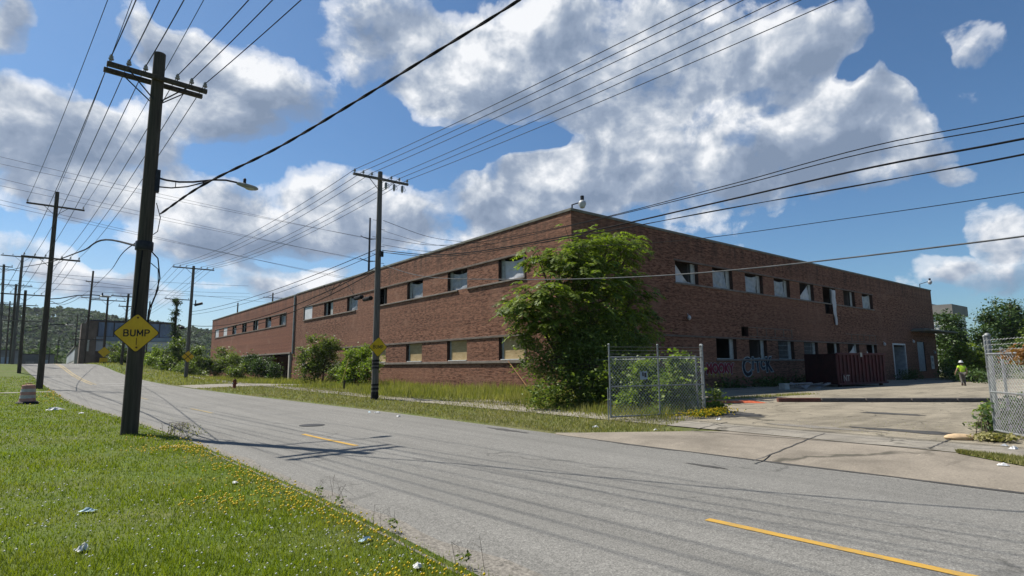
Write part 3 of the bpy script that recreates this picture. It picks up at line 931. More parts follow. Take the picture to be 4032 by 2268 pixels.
# graffiti painted on the yard wall
M['graf_red'] = mottled('graffiti_red', (0.24, 0.02, 0.035), 0.4, 3, 0.8)
M['graf_yellow'] = mottled('graffiti_yellow', (0.30, 0.20, 0.06), 0.4, 3, 0.8)
M['graf_blue'] = mottled('graffiti_blue', (0.045, 0.085, 0.13), 0.7, 2, 0.8)
M['graf_pale'] = mottled('graffiti_pale', (0.34, 0.40, 0.42), 0.55, 3, 0.8)
M['graf_black'] = mottled('graffiti_black', (0.015, 0.015, 0.02), 0.3, 3, 0.8)
WALLM = Matrix.Rotation(R(90), 4, 'X')
def gtext(t, size, mat, x, z, y, off, nm, sx): return text_obj(t, size, mat, fac, Matrix.Translation((x - XW, -y, z)) @ WALLM, off, 0, nm, sx)
gtext('MOOKY', 1.0, M['graf_pale'], 37.7, 1.40, 0.006, 0.09, 'graffiti_outline', 0.95)
gtext('MOOKY', 1.0, M['graf_red'], 37.7, 1.40, 0.012, 0.055, 'graffiti_fill', 0.95)
mb = MB()
for i in range(6): mb.ball((36.3 - XW + i * 0.52, -0.014, 0.98), 0.2, 12, 4, (1, 0.01, 0.9))
mb.build('graffiti_drips', M['graf_yellow'], fac)
for ch, gx, gz_, sz_, ro in (('C', 41.35, 1.45, 2.3, 0.12), ('I', 42.25, 1.75, 1.5, -0.1), ('T', 42.95, 1.6, 1.6, 0.06), ('C', 43.75, 1.7, 1.3, -0.12), ('K', 44.65, 1.65, 1.9, 0.05)):
    for mt, off, lift, nm in (('graf_pale', 0.15, 0.006, 'graffiti_outline'), ('graf_blue', 0.07, 0.012, 'graffiti_fill'), ('graf_black', 0.0, 0.018, 'graffiti_shade')):
        me = text_mesh(ch, sz_, off, 0); o = link_mesh(nm, me, M[mt], fac)
        o.matrix_local = Matrix.Translation((gx - XW, -lift, gz_)) @ WALLM @ Matrix.Rotation(ro, 4, 'Z') @ Matrix.Diagonal((0.80, 0.82, 1, 1))

# flood lamps standing on the parapet
def roof_lamp(loc, label, d, big=1.0):
    t = thing('roof_lamp', label, 'lamp', loc, 0, 'flood lamps on the factory parapet')
    d = Vector(d)
    MB().tube([(0, 0, 0), (0, 0, 0.62 * big)], 0.045, 8).tube([(0, 0, 0.58 * big), tuple(d * 1.25 * big + Vector((0, 0, 0.95 * big)))], 0.035, 8).build('bracket', M['metal_dark'], t, True)
    e = d * 1.32 * big + Vector((0, 0, 0.95 * big))
    MB().lathe([(0.10, 0.05), (0.12, 0.32), (0.11, 0.36), (0.0, 0.36)], 12, Matrix.Translation(e)).build('lamp_cap', M['metal_dark'], t, True)
    MB().lathe([(0.0, -0.42), (0.14, -0.36), (0.24, -0.14), (0.20, 0.02), (0.12, 0.08)], 14, Matrix.Translation(e)).build('lamp_globe', M['silver'], t, True)


roof_lamp((23.25, YW + 0.15, ZT + 0.155), 'pale flood lamp on a bracket at the near roof corner', (0.75, -0.66, 0), 0.46)
roof_lamp((83.0, YW + 0.15, ZT + 0.155), 'small flood lamp on a bracket at the far end of the yard parapet', (0.6, -0.8, 0), 0.85)

# far wing along the street
wing = thing('brick_wing', 'plainer red brick wing beyond the downpipe with a small window strip', 'building', (XW, YJ, 0))
FW_ = [(76.4 + 6.56 * k - YJ, 76.4 + 6.56 * k + 2.75 - YJ) for k in range(7)]
hf = [(a, b, 7.3, 8.75) for a, b in FW_]
mb = MB(); wall_cells(mb, [0, YE - YJ], [3.45, ZT - 0.05], hf, lambda u, z: (0, u, z))
wall_cells(mb, [0, YE - YJ], [-0.3, 3.45], [(1.6, 12, -0.31, 3.45)], lambda u, z: (0.0, u, z)); mb.build('front_wall', M['brick_far'], wing)
MB().box(0.3, 25, YE - YJ - 0.3, YE - YJ, 0, ZT - 0.05).box(0.35, 25, 0.0, 0.3, 0, ZT - 0.1).box(6, 6.2, 0.5, YE - YJ - 0.5, 0, ZT - 0.5).box(0.3, 6, 1.2, 1.59, -0.2, 3.3).box(0.3, 6, 12.01, 12.3, -0.2, 3.3).box(3, 3.2, 1.6, 12, -0.2, 3.3).build('end_wall', M['brick_far'], wing)
MB().box(0.33, 25, 0.33, YE - YJ - 0.33, ZT - 0.7, ZT - 0.5).build('roof', M['roof'], wing)
MB().bbox(-0.06, 0.34, 0.25, YE - YJ + 0.05, ZT - 0.05, ZT + 0.1, 0.015).bbox(0.341, 25, YE - YJ - 0.3, YE - YJ + 0.05, ZT - 0.05, ZT + 0.1, 0.015).build('coping', M['coping'], wing)
a, b = FW_[0][0] - 0.2, FW_[6][1] + 0.2
MB().bbox(-0.06, -0.002, a, b, 8.75, 8.87, 0.01).bbox(-0.06, -0.002, a, b, 7.14, 7.3, 0.01).bbox(-0.06, -0.002, a, a + 0.15, 7.301, 8.749, 0.01).bbox(-0.06, -0.002, b - 0.15, b, 7.301, 8.749, 0.01).build('window_band', M['band'], wing)
MB().bbox(-0.28, -0.002, 0.9, 30, 3.42, 3.62, 0.012).build('ledge', M['sill'], wing)
MB().bbox(-0.22, 0.04, 1.15, 1.6, -0.3, 3.419, 0.015).build('entrance_column', M['concrete_col'], wing)
MB().tube([(-0.12, 0.35, 3.4), (-0.12, 0.35, ZT - 0.05)], 0.11, 10).build('downpipe', M['frame_paint'], wing, True)
for k, (y0, y1) in enumerate(FW_):
    left_window(y0 + YJ, 7.3, 8.75, ['plastic', 'tatter', 'half', 'none', 'tatter', 'white', 'white'][k], 120 + k, wing, XW, YJ, 2.75)
MB().lathe([(0.2, 0), (1.4, 0.0), (1.5, 0.5), (1.1, 1.1), (0.1, 1.35)], 14, Matrix.Translation((6, 40, ZT - 0.5))).build('roof_dome', M['red_gable'], wing, True)

# ------------------------------------------------------------------ utility poles
def pole(name, label, x, y, h, r0, r1, mat, arms=(), z0=None, lean=(0, 0), steps=False, group='utility poles along the street'):
    """arms: (z above ground, half length, angle, double, pins)"""
    if z0 is None: z0 = gzf(x, y)
    t = thing(name, label, 'utility pole', (x, y, z0), 0, group)
    n = 9; pts = [(lean[0] * k / n * h, lean[1] * k / n * h, -0.5 + (h + 0.5) * k / n) for k in range(n + 1)]
    rd = [r0 + (r1 - r0) * k / n for k in range(n + 1)]
    MB().tube(pts, rd, 14).build('shaft', M[mat], t, True)
    info = []
    for (za, hlen, ang, dbl, pins) in arms:
        c, s = math.cos(ang), math.sin(ang); rr = r0 + (r1 - r0) * za / h
        cx, cy = lean[0] * za, lean[1] * za
        Mx = Matrix.Translation((cx, cy, za)) @ Matrix.Rotation(ang, 4, 'Z')
        mb = MB().bbox(-hlen, hlen, -rr - 0.115, -rr + 0.0, -0.06, 0.06, 0.008, Mx)
        if dbl: mb.bbox(-hlen - 0.02, hlen - 0.02, rr - 0.0, rr + 0.115, -0.06, 0.06, 0.008, Mx)
        mb.build('crossarm', M[mat], t)
        mb = MB()
        for s_ in (-1, 1):
            mb.tube([Mx @ Vector((s_ * min(0.75, hlen * 0.6), -rr - 0.125, -0.03)), Mx @ Vector((s_ * rr * 0.6, -rr * 0.9, -0.62))], 0.018, 6)
            if dbl: mb.tube([Mx @ Vector((s_ * min(0.75, hlen * 0.6), rr + 0.125, -0.03)), Mx @ Vector((s_ * rr * 0.6, rr * 0.9, -0.62))], 0.018, 6)
        mb.build('brace', M['metal_dark'], t)
        for p in pins:
            P = Mx @ Vector((p * hlen, -rr - 0.057, 0.06))
            I = MB().lathe([(0.016, 0), (0.016, 0.07), (0.06, 0.075), (0.065, 0.11), (0.035, 0.13), (0.05, 0.15), (0.05, 0.175), (0.025, 0.19), (0.03, 0.22), (0.0, 0.225)], 10, Matrix.Translation(P))
            I.build('insulator', M['porcelain'], t, True)
            info.append(Vector((x, y, z0)) + P + Vector((0, 0, 0.18)))
    if steps:
        mb = MB()
        for k in range(7):
            z = h * 0.55 + k * 0.45; s_ = 1 if k % 2 else -1
            mb.tube([(0, 0, z), (s_ * 0.34, 0, z)], 0.012, 5)
        mb.build('climbing_steps', M['metal_dark'], t)
    return t, info


PINS6 = (-0.93, -0.60, -0.28, 0.36, 0.66, 0.95)
p1, i1 = pole('utility_pole', 'dark near utility pole carrying a street lamp and a yellow diamond sign', 1.64, 18.2, 10.65, 0.205, 0.15, 'pole_dark', [(9.83, 1.22, 0.07, True, PINS6)], z0=0.0)
p2, i2 = pole('utility_pole', 'tall dark pole with two crossarms standing on the lawn beyond the barrel', -0.82, 55.0, 14.95, 0.22, 0.13, 'pole_dark',
              [(13.75, 1.75, 0.05, False, (-0.96, 0.95)), (9.72, 1.75, 0.05, False, (-0.9, -0.55, -0.2, 0.35, 0.65, 0.95))], z0=0.28, lean=(-0.0085, 0))
p3, i3 = pole('utility_pole', 'grey pole with a diamond sign in front of the brick factory', 12.72, 27.25, 11.9, 0.185, 0.125, 'pole_grey', [(11.45, 1.55, -0.02, False, (-0.95, -0.65, -0.35, 0.36, 0.66, 0.96))], z0=0.1, steps=True)
z4 = gzf(10.66, 68.0)
p4, i4 = pole('utility_pole', 'grey pole with a crossing sign in front of the hedge', 10.66, 68.0, 12.5 - z4, 0.19, 0.13, 'pole_grey', [(12.2 - z4, 1.95, -0.02, False, (-0.95, -0.65, -0.35, 0.36, 0.66, 0.96))], lean=(0.0025, 0))


def far_pole(a, et, Y, label, mat='pole_brown', arms=(), r=0.17, a0=None, zb=None, name='utility_pole'):
    X = a * Y; X0 = (a0 if a0 is not None else a) * Y
    zb = gzf(X0, Y) if zb is None else zb
    h = EYE + et * Y - zb
    return pole(name, label, X0, Y, h, r, r * 0.7, mat, [(h - d, hl_, 0.05, False, pn) for d, hl_, pn in arms], z0=zb, lean=((X - X0) / h, 0))


P4_ = (-0.9, -0.45, 0.45, 0.9)
pd_, id_ = far_pole(-0.0396, 0.1047, 80, 'short dark pole with one crossarm behind the tall lawn pole', 'pole_dark', [(0.5, 2.0, PINS6)], 0.18, -0.0372)
pb_, ib_ = far_pole(-0.0464, 0.1518, 95, 'grey pole with a tilted top arm, leaning right beside the dark poles', 'pole_grey', [(0.25, 2.1, P4_), (8.4, 2.9, P4_)], 0.2, -0.0452)
pc_, ic_ = far_pole(-0.0498, 0.1122, 108, 'dark pole just behind the leaning grey pole', 'pole_dark', [(0.2, 1.8, P4_), (3.0, 2.6, P4_)], 0.2, -0.047)
pa_, ia_ = far_pole(-0.0642, 0.1374, 100, 'leftmost pole cut by the picture edge, carrying small transformers', 'pole_grey', [(0.3, 0.9, (-0.9, 0.9))], 0.19, -0.058)
pe_, ie_ = far_pole(-0.054, 0.0891, 150, 'thin distant pole between the left poles', 'pole_dark', [(0.4, 2.0, P4_), (3.0, 2.0, ())], 0.16, -0.0515)
pf_, if_ = far_pole(0.0314, 0.138, 118, 'tall slim pole rising beside the blue glazed warehouse', 'pole_brown', [(1.9, 0.9, (-0.9, 0.9)), (4.6, 1.3, (-0.9, 0.9)), (11.5, 2.3, P4_)], 0.2, 0.0303)
pg_, ig_ = far_pole(0.0513, 0.1025, 97, 'brown pole with a single crossarm and a yellow plate low down', 'pole_brown', [(0.55, 2.1, P4_)], 0.17, 0.0519)
ph_, ih_ = far_pole(0.0755, 0.1083, 90, 'dark pole with two crossarms partly behind the near pole', 'pole_dark', [(0.4, 1.9, P4_), (1.7, 1.0, (-0.9,))], 0.18, 0.0738)
pi_, ii_ = far_pole(0.1029, 0.0988, 110, 'bare pole without arms just right of the near pole', 'pole_brown', [], 0.14)
pk_, ik_ = far_pole(0.0187, 0.0752, 170, 'small distant pole in front of the wooded hill', 'pole_dark', [(0.4, 2.9, P4_)], 0.16)
pm_, im_ = far_pole(0.0005, 0.045, 190, 'thin distant pole above the crest of the road', 'pole_dark', [], 0.13)
pn_, in_ = far_pole(-0.008, 0.034, 190, 'shorter thin pole far beyond the crest of the road', 'pole_dark', [], 0.13)
pj_, ij_ = far_pole(0.1376, 0.1057, 95, 'pole smothered in pale dead vines', 'pole_dark', [(0.15, 1.6, (-0.9, 0.9))], 0.2, 0.139)

# equipment on the near pole
MB().lathe([(0.21, -0.12), (0.215, -0.11), (0.215, 0.11), (0.21, 0.12)], 16, Matrix.Translation((0, 0, 5.05))).build('band_clamp', M['metal_dark'], p1, True)
mb = MB().bbox(-0.06, 0.06, -0.14, 0.0, -0.32, 0.32, 0.01, Matrix.Translation((0.17, 0, 6.9)))
mb.build('bracket_plate', M['metal_dark'], p1)
mb = MB().tube([(0.16, 0.03, 4.95), (0.34, 0.02, 4.75), (0.42, 0.0, 4.2), (0.34, 0.02, 3.7), (0.22, 0.06, 3.3), (0.19, 0.1, 2.0)], 0.018, 6)
mb.tube([(0.18, -0.02, 4.6), (0.36, 0.0, 4.45), (0.40, -0.02, 3.9), (0.28, 0, 3.45), (0.2, -0.05, 2.8)], 0.012, 6)
mb.tube([(0.2, 0, 6.3), (0.32, 0, 5.9), (0.28, 0, 5.5), (0.18, 0, 5.4)], 0.012, 6)
mb.build('loose_cable', M['cable'], p1, True)
mb = MB().tube([(-0.05, -0.17, 4.9), (-0.1, -0.18, 3.4), (-0.19, -0.12, 2.3)], 0.02, 6); mb.build('riser', M['cable'], p1, True)

# street lamp fixed to the near pole
lamp = thing('street_lamp', 'grey street lamp on a curved double bracket of the near pole', 'street lamp', (1.64, 18.15, 6.99), 0.0)
arm_pts = [(0.15, 0, 0.02), (0.4, 0, -0.01), (0.7, 0, 0.0), (1.05, 0, 0.07), (1.58, 0, 0.24), (1.9, 0, 0.295), (2.26, 0, 0.28)]
MB().tube(arm_pts, 0.028, 8).tube([(0.15, 0, -0.24), (0.52, 0, -0.21), (0.9, 0, -0.10), (1.29, 0, 0.09), (1.42, 0, 0.17)], 0.02, 8).tube([(0.62, 0, -0.19), (0.62, 0, 0.0)], 0.012, 6).build('bracket', M['metal_dark'], lamp, True)
hx = 2.22
sec = [(-0.02, 0.05, 0.045), (0.06, 0.08, 0.065), (0.2, 0.11, 0.08), (0.38, 0.13, 0.085), (0.52, 0.11, 0.07), (0.59, 0.04, 0.03)]
vs = []; fs = []; n = 12
for sx_, w, hh in sec:
    for k in range(n):
        a = 2 * math.pi * k / n; vs.append((hx + sx_, w * math.cos(a), 0.27 - 0.13 * sx_ + hh * math.sin(a) * (0.7 if math.sin(a) > 0 else 1.0)))
for i in range(len(sec) - 1):
    for k in range(n): fs.append((i * n + k, i * n + (k + 1) % n, (i + 1) * n + (k + 1) % n, (i + 1) * n + k))
fs.append(tuple(range(n))); fs.append(tuple((len(sec) - 1) * n + k for k in range(n)))
MB().add(vs, fs).build('lamp_head', M['lamp_grey'], lamp, True)
MB().ball((hx + 0.37, 0, 0.165), 0.10, 12, 6, (1.6, 1, 0.5)).build('lens', M['lens'], lamp, True)
MB().lathe([(0.045, 0), (0.045, 0.13), (0.03, 0.15), (0, 0.15)], 10, Matrix.Translation((hx + 0.2, 0, 0.30))).build('light_sensor', M['metal_dark'], lamp, True)

# lamp arms on other poles
for (px_, py_, pz_, lab, L_, gr) in ((-0.95, 55, 6.95, 'distant street lamp on the tall lawn pole', 3.3, None), (-3.05, 80, 6.1, 'far street lamp on the short dark pole', 3.6, None)):
    t = thing('street_lamp', lab, 'street lamp', (px_, py_, pz_), 0.05)
    MB().tube([(0.15, 0, 0), (0.8, 0, 0.1), (1.8, 0, 0.4), (L_ - 0.5, 0, 0.52), (L_, 0, 0.5)], 0.04, 6).tube([(0.15, 0, -0.35), (0.9, 0, -0.25), (1.8, 0, 0.35)], 0.025, 6).build('bracket', M['metal_dark'], t, True)
    MB().ball((L_ + 0.3, 0, 0.46), 0.14, 10, 6, (3, 1, 0.6)).build('lamp_head', M['lamp_grey'], t, True)
    MB().tube([(L_ + 0.1, 0, 0.5), (L_ + 0.1, 0, 0.72)], 0.06, 6).build('light_sensor', M['metal_dark'], t)

# hardware on the factory pole: fuse cutouts under the arm and black bands low down
for k, px_ in enumerate((0.25, 0.72, 1.2)):
    mb = MB().lathe([(0.03, 0.08), (0.075, 0.02), (0.075, -0.2), (0.03, -0.32)], 10, Matrix.Translation((px_, -0.2, 11.25)))
    mb.tube([(px_ + 0.1, -0.2, 11.32), (px_ + 0.2, -0.2, 11.1), (px_ + 0.1, -0.2, 11.0)], 0.014, 5)
    mb.build('fuse_cutout', M['porcelain'], p3, True)
mb = MB()
for z in (1.95, 1.78, 1.6, 0.75, 0.55):
    mb.lathe([(0.184, -0.05), (0.19, -0.045), (0.19, 0.045), (0.184, 0.05)], 16, Matrix.Translation((0, 0, z)))
mb.lathe([(0.195, -0.2), (0.2, 0.0), (0.19, 0.35), (0.186, 0.4)], 16)
mb.build('black_bands', M['rubber'], p3)
MB().bbox(0.02, 0.2, -0.24, -0.14, 7.3, 7.6, 0.02).build('junction_box', M['metal_dark'], p3)
for lab, c, d in (('long black splice case hung on the cable left of the factory pole', (12.55, 29.2, 5.45), 0.0), ('shorter black splice case hung lower beside the factory pole', (12.62, 28.2, 5.3), 0.1)):
    t = thing('splice_case', lab, 'cable box', c, 0)
    MB().lathe([(0.04, -0.5), (0.11, -0.42), (0.12, 0.42), (0.04, 0.5)], 12, Matrix.Rotation(R(90), 4, 'X')).build('case_body', M['cable'], t, True)
    MB().tube([(0, -0.3, 0.1), (0, -0.3, 0.22)], 0.012, 5).tube([(0, 0.3, 0.1), (0, 0.3, 0.22)], 0.012, 5).build('hanger', M['metal_dark'], t)
t = thing('transformer', 'dark transformer can hung on the pole before the hedge', 'transformer', (10.95, 67.9, 8.3), 0)
MB().tube([(0.0, -0.2, 0), (0.75, -0.25, 0.25)], 0.14, 10).build('can', M['metal_dark'], t, True); MB().tube([(-0.2, 0, 0.1), (0, -0.2, 0.1)], 0.03, 6).tube([(0.1, -.2, .15), (0.1, -.2, .55)], 0.06, 6).build('bracket', M['metal_dark'], t)
t = thing('street_lamp', 'small dark lamp leaning left from the crossing sign pole', 'street lamp', (10.5, 67.9, 6.0), 0)
MB().tube([(0, 0, 0), (-0.7, 0, -0.35), (-1.6, 0, -1.1)], 0.035, 6).build('bracket', M['metal_dark'], t, True); MB().ball((-0.55, 0, -0.1), 0.2, 10, 6, (1.4, 1, 0.9)).build('lamp_head', M['metal_dark'], t, True)

# high transmission mast behind the roof, and small pole tops showing over the parapet
def mast(x, y, zt, label):
    t = thing('transmission_mast', label, 'mast', (x, y, 0), 0)
    MB().tube([(0, 0, -0.2), (0, 0, zt)], [0.42, 0.2], 12).build('shaft', M['metal_dark'], t, True)
    tips = []
    for z in (zt - 5.2, zt - 10.8, zt - 16.2):
        for s_ in (-1, 1):
            MB().tube([(0, 0, z - 0.2), (s_ * 1.9, 0, z + 0.15), (s_ * 2.3, 0, z + 0.45)], [0.14, 0.1, 0.08], 6).build('davit_arm', M['metal_dark'], t)
            MB().tube([(s_ * 2.3, 0, z + 0.4), (s_ * 2.3, 0, z + 0.0)], 0.06, 6).build('insulator', M['porcelain'], t)
            tips.append(Vector((x + s_ * 2.3, y, z)))
    return t, tips


mst, tips = mast(0.4485 * 130, 130, EYE + 0.2813 * 130, 'tall dark steel mast with davit arms rising behind the factory roof')
pole('utility_pole', 'pole top with one arm showing over the parapet by the joint', 0.2779 * 140, 140, EYE + 0.1247 * 140 - 0.1, 0.2, 0.15, 'pole_dark', [(EYE + 0.1247 * 140 - 1.3, 2.2, 0, False, P4_)], z0=0.1)
pole('utility_pole', 'bare pole top showing over the far wing parapet', 0.2242 * 150, 150, EYE + 0.1045 * 150 - 0.1, 0.2, 0.15, 'pole_dark', [], z0=0.1)

# ------------------------------------------------------------------ wires
def sag_pts(A, B, sag, n=28):
    A, B = Vector(A), Vector(B); L = (B - A).length
    out = []
    for k in range(n + 1):
        t = k / n; p = A.lerp(B, t); p.z -= sag * 4 * t * (1 - t); out.append(p)
    return out


def wire(label, A, B, sag=0.5, r=0.011, mat='conductor', group=None, cat='wire', name='overhead_wire', n=28):
    mb = MB().tube(sag_pts(A, B, sag, n), r, 5, False)
    return tag(mb.build(name, M[mat], None, True), label, cat, group)


def beyond(S, u, v, Z, k=2.4):
    """end point past photo position (u,v): line from S through the point at height Z, carried k times as far"""
    E = at(u, v, Z=Z); return S + (E - S) * k


ORD = ['first', 'second', 'third', 'fourth', 'fifth', 'sixth']
exits = [(538, 0), (632, 0), (728, 0), (978, 8), (1080, 0), (1193, 0)]
for k in range(6):
    E = beyond(i1[k], *exits[k], 9.88, 3.2)
    E.z = 10.3
    wire(f'{ORD[k]} wire from the left running from the lamp pole crossarm towards the viewer', i1[k], E, 0.25, 0.013, 'conductor', 'wires above the lamp pole')
low = i2[2:]
for k in range(6):
    wire(f'{ORD[k]} wire from the left running down from the lamp pole to the tall lawn pole', i1[k], low[k], 0.55, 0.012, 'conductor', 'wires between the lamp pole and the tall lawn pole')
    if k < len(id_): wire(f'{ORD[k]} wire from the left between the tall lawn pole and the short dark pole', low[k], id_[k], 0.4, 0.016, 'conductor', 'wires beyond the tall lawn pole')
# three high wires above the near pole
top2 = Vector((-0.82 - 0.0085 * 14.95, 55, 15.3))
for S, ex, lab in ((i2[0], (405, 0), 'leftmost high thin wire sloping to the left arm of the tall lawn pole'), (top2, (516, 0), 'high thin wire running to the very top of the tall lawn pole'), (i2[1], (770, 0), 'high thin wire running to the right arm of the tall lawn pole')):
    E = beyond(S, *ex, 14.3, 1.9); E.z = 15.2
    wire(lab, S, E, 1.1, 0.012, 'conductor', 'high wires over the lawn')
# twisted service drop from the near pole over the road
S = Vector((1.95, 18.15, 6.0))
mid = at(1560, 290, Z=7.05); E = at(2036, 5, Z=8.3)
def poly_cable(label, pts, r, mat, cat='cable', twist=0.0, name='overhead_cable', group=None):
    P = np.array([tuple(p) for p in pts], float)
    L = np.concatenate([[0], np.cumsum(np.linalg.norm(np.diff(P, axis=0), axis=1))])
    sl = np.diff(P, axis=0) / np.diff(L)[:, None]; T = np.empty_like(P); T[0], T[-1] = sl[0], sl[-1]
    for i in range(1, len(P) - 1):
        h0, h1 = L[i] - L[i - 1], L[i + 1] - L[i]; T[i] = (sl[i - 1] * h1 + sl[i] * h0) / (h0 + h1)
    out = []
    for d in np.linspace(0, L[-1], 14 * (len(P) - 1) + 1):
        i = min(len(P) - 2, int(np.searchsorted(L, d, side='right')) - 1); h = L[i + 1] - L[i]; t = (d - L[i]) / h
        out.append(Vector(((2 * t ** 3 - 3 * t ** 2 + 1) * P[i] + (t ** 3 - 2 * t ** 2 + t) * h * T[i] + (3 * t ** 2 - 2 * t ** 3) * P[i + 1] + (t ** 3 - t ** 2) * h * T[i + 1]).tolist()))
    mb = MB()
    if twist:
        for ph in (0, math.pi):
            q = []
            for i, p in enumerate(out):
                for s_ in range(1):
                    a = i * twist + ph; q.append(p + Vector((0, math.cos(a), math.sin(a))) * r * 0.9)
            mb.tube(q, r, 5, False)
    else: mb.tube(out, r, 6, False)
    return tag(mb.build(name, M[mat], None, True), label, cat, group)


def through(S, marks):
    """points of a cable from S: marks are (u,v,Y) or (u,v,None,Z)"""
    out = [S]
    for q in marks:
        out.append(at(q[0], q[1], Y=q[2]) if len(q) == 3 else at(q[0], q[1], Z=q[3]))
    return out


def along(S, marks, X=12.9):
    """cable that stays on the pole line (constant X) and passes the given photo positions, then runs on behind the viewer"""
    out = [S] + [at(u, v, X=X) for u, v in marks]
    d = out[-1] - out[-2]; k = 14.0 / max(0.1, abs(d.y))
    out.append(out[-1] + Vector((0.1, d.y * k, max(0.25, d.z * 0.9) * k * 0.75)))
    return out


poly_cable('twisted black service cable slanting up from the lamp pole across the sky', through(S, [(800, 728, 15.6), (1100, 578, 13.2), (1400, 400, 11.0), (1700, 215, 9.2), (2036, 5, 7.6), (2500, -330, 6.0)]), 0.020, 'cable', twist=0.9)
poly_cable('bundled dark cable swinging left from the lamp pole to the left poles', through(Vector((1.55, 18.35, 5.05)), [(440, 945, 22), (330, 985, 32), (205, 1030, 50), (90, 1052, 75), (0, 1072, 95), (-80, 1085, 120)]), 0.03, 'cable')
poly_cable('single cable dropping left from the lamp pole towards the slim far pole', through(Vector((1.5, 18.4, 5.2)), [(500, 980, 24), (440, 1060, 45), (372, 1128, 85), (352, 1150, 118)]), 0.018, 'cable')
poly_cable('slack looping cable between the tall lawn pole and the slim far pole', through(Vector((-0.7, 55, 6.4)), [(200, 1186, 66), (240, 1201, 80), (290, 1185, 95), (352, 1143, 118)]), 0.025, 'cable')
# wires of the factory pole towards the viewer and towards the hedge pole
ex3 = [(2757, 0), (2830, 0), (2905, 0), (3045, 0), (3130, 0), (3270, 0)]
for k in range(6):
    E = beyond(i3[k], *ex3[k], 11.75, 1.8); E.z = 12.2
    wire(f'{ORD[k]} wire from the left running from the factory pole crossarm up and towards the viewer', i3[k], E, 0.35, 0.014, 'conductor', 'wires from the factory pole towards the viewer')
    wire(f'{ORD[k]} wire from the left between the factory pole and the hedge pole', i3[k], i4[k], 0.75, 0.014, 'conductor', 'wires between the factory pole and the hedge pole')
    wire(f'{ORD[k]} wire from the left leaving the hedge pole crossarm for the far poles', i4[k], Vector((8.2 + 0.7 * k, 150, 11.5)), 0.9, 0.016, 'conductor', 'wires beyond the hedge pole')
# communication cables from the factory pole to the right
B3 = Vector((12.85, 27.1, 0))
def c3(z): return Vector((12.88, 27.1, z))
poly_cable('thin upper cable crossing the brick front towards the right edge', along(c3(8.42), [(1700, 965), (2250, 885), (2900, 720), (3500, 560), (4032, 457)]), 0.011, 'cable')
poly_cable('thin second cable close under the upper cable', along(c3(8.05), [(1700, 990), (2250, 888), (2900, 732), (3500, 582), (4032, 485)]), 0.011, 'cable')
poly_cable('thick black cable crossing the factory corner to the right edge', along(c3(7.75), [(1700, 1003), (2250, 925), (2900, 780), (3500, 645), (4032, 546)]), 0.021, 'cable')
poly_cable('pair of thin cables below the thick black cable', along(c3(7.65), [(1700, 1010), (2250, 935), (2900, 815), (3500, 708), (4032, 608)]), 0.010, 'cable', twist=0.5)
poly_cable('lone thin wire sagging over the corner tree to the right edge', along(c3(8.8), [(1700, 962), (2050, 972), (2300, 970), (2700, 945), (3300, 865), (4032, 757)]), 0.008, 'cable')
poly_cable('thick pale cable sagging low across the factory to the right edge', along(Vector((12.9, 27.0, 6.95)), [(1640, 1083), (1990, 1100), (2300, 1098), (2750, 1075), (3300, 1020), (3700, 972), (4032, 930)]), 0.017, 'cable_pale')
# cables from the factory pole to the hedge pole
for z, z2, r, s_, lab in ((7.85, 7.6, 0.02, 0.5, 'upper dark cable between the factory pole and the hedge pole'), (7.6, 7.3, 0.015, 0.55, 'middle dark cable between the factory pole and the hedge pole'), (6.9, 6.2, 0.028, 1.1, 'sagging thick cable with splice cases left of the factory pole'), (6.7, 5.6, 0.024, 1.2, 'lowest thick cable left of the factory pole')):
    wire(lab, Vector((12.7, 27.3, z)), Vector((10.66, 68, z2)), s_, r, 'cable', 'cables from the factory pole to the hedge pole', 'cable', 'overhead_cable')
poly_cable('looped slack cable hanging before the brick front', through(Vector((12.6, 30, 5.75)), [(1350, 1110, 34), (1300, 1140, 37), (1275, 1125, 38), (1290, 1150, 37.5), (1320, 1118, 35)]), 0.018, 'cable')
poly_cable('short service wire from the factory pole to the brick front', through(c3(9.35), [(1700, 935, 29.5), (1960, 963, 31.0)]), 0.012, 'cable')
# transmission lines across the left sky to the mast
lefts = [(0, 602), (0, 630), (0, 688), (0, 716), (0, 772), (0, 790)]
for k in range(6):
    E = at(-900, lefts[k][1] - 150, Y=150)
    A = tips[k]
    P_ = at(0, lefts[k][1], Y=140)
    E = P_ + (P_ - A) * 0.5
    wire(f'{ORD[k]} thin transmission line from the top crossing the left sky to the steel mast', A, E, 0.8, 0.03, 'conductor', 'transmission lines to the steel mast')
for k, (u1, v1, u2, v2) in enumerate([(0, 1095, 900, 1150), (0, 1120, 900, 1165), (60, 1060, 900, 1120), (200, 1080, 1000, 1182)]):
    A, B = at(u1, v1, Y=120), at(u2, v2, Y=150)
    d = B - A
    wire(f'{ORD[k]} faint far cable from the top crossing low behind the left poles', A - d * 0.15, B + d * 0.15, 0.5, 0.028, 'conductor', 'faint far cables behind the left poles')

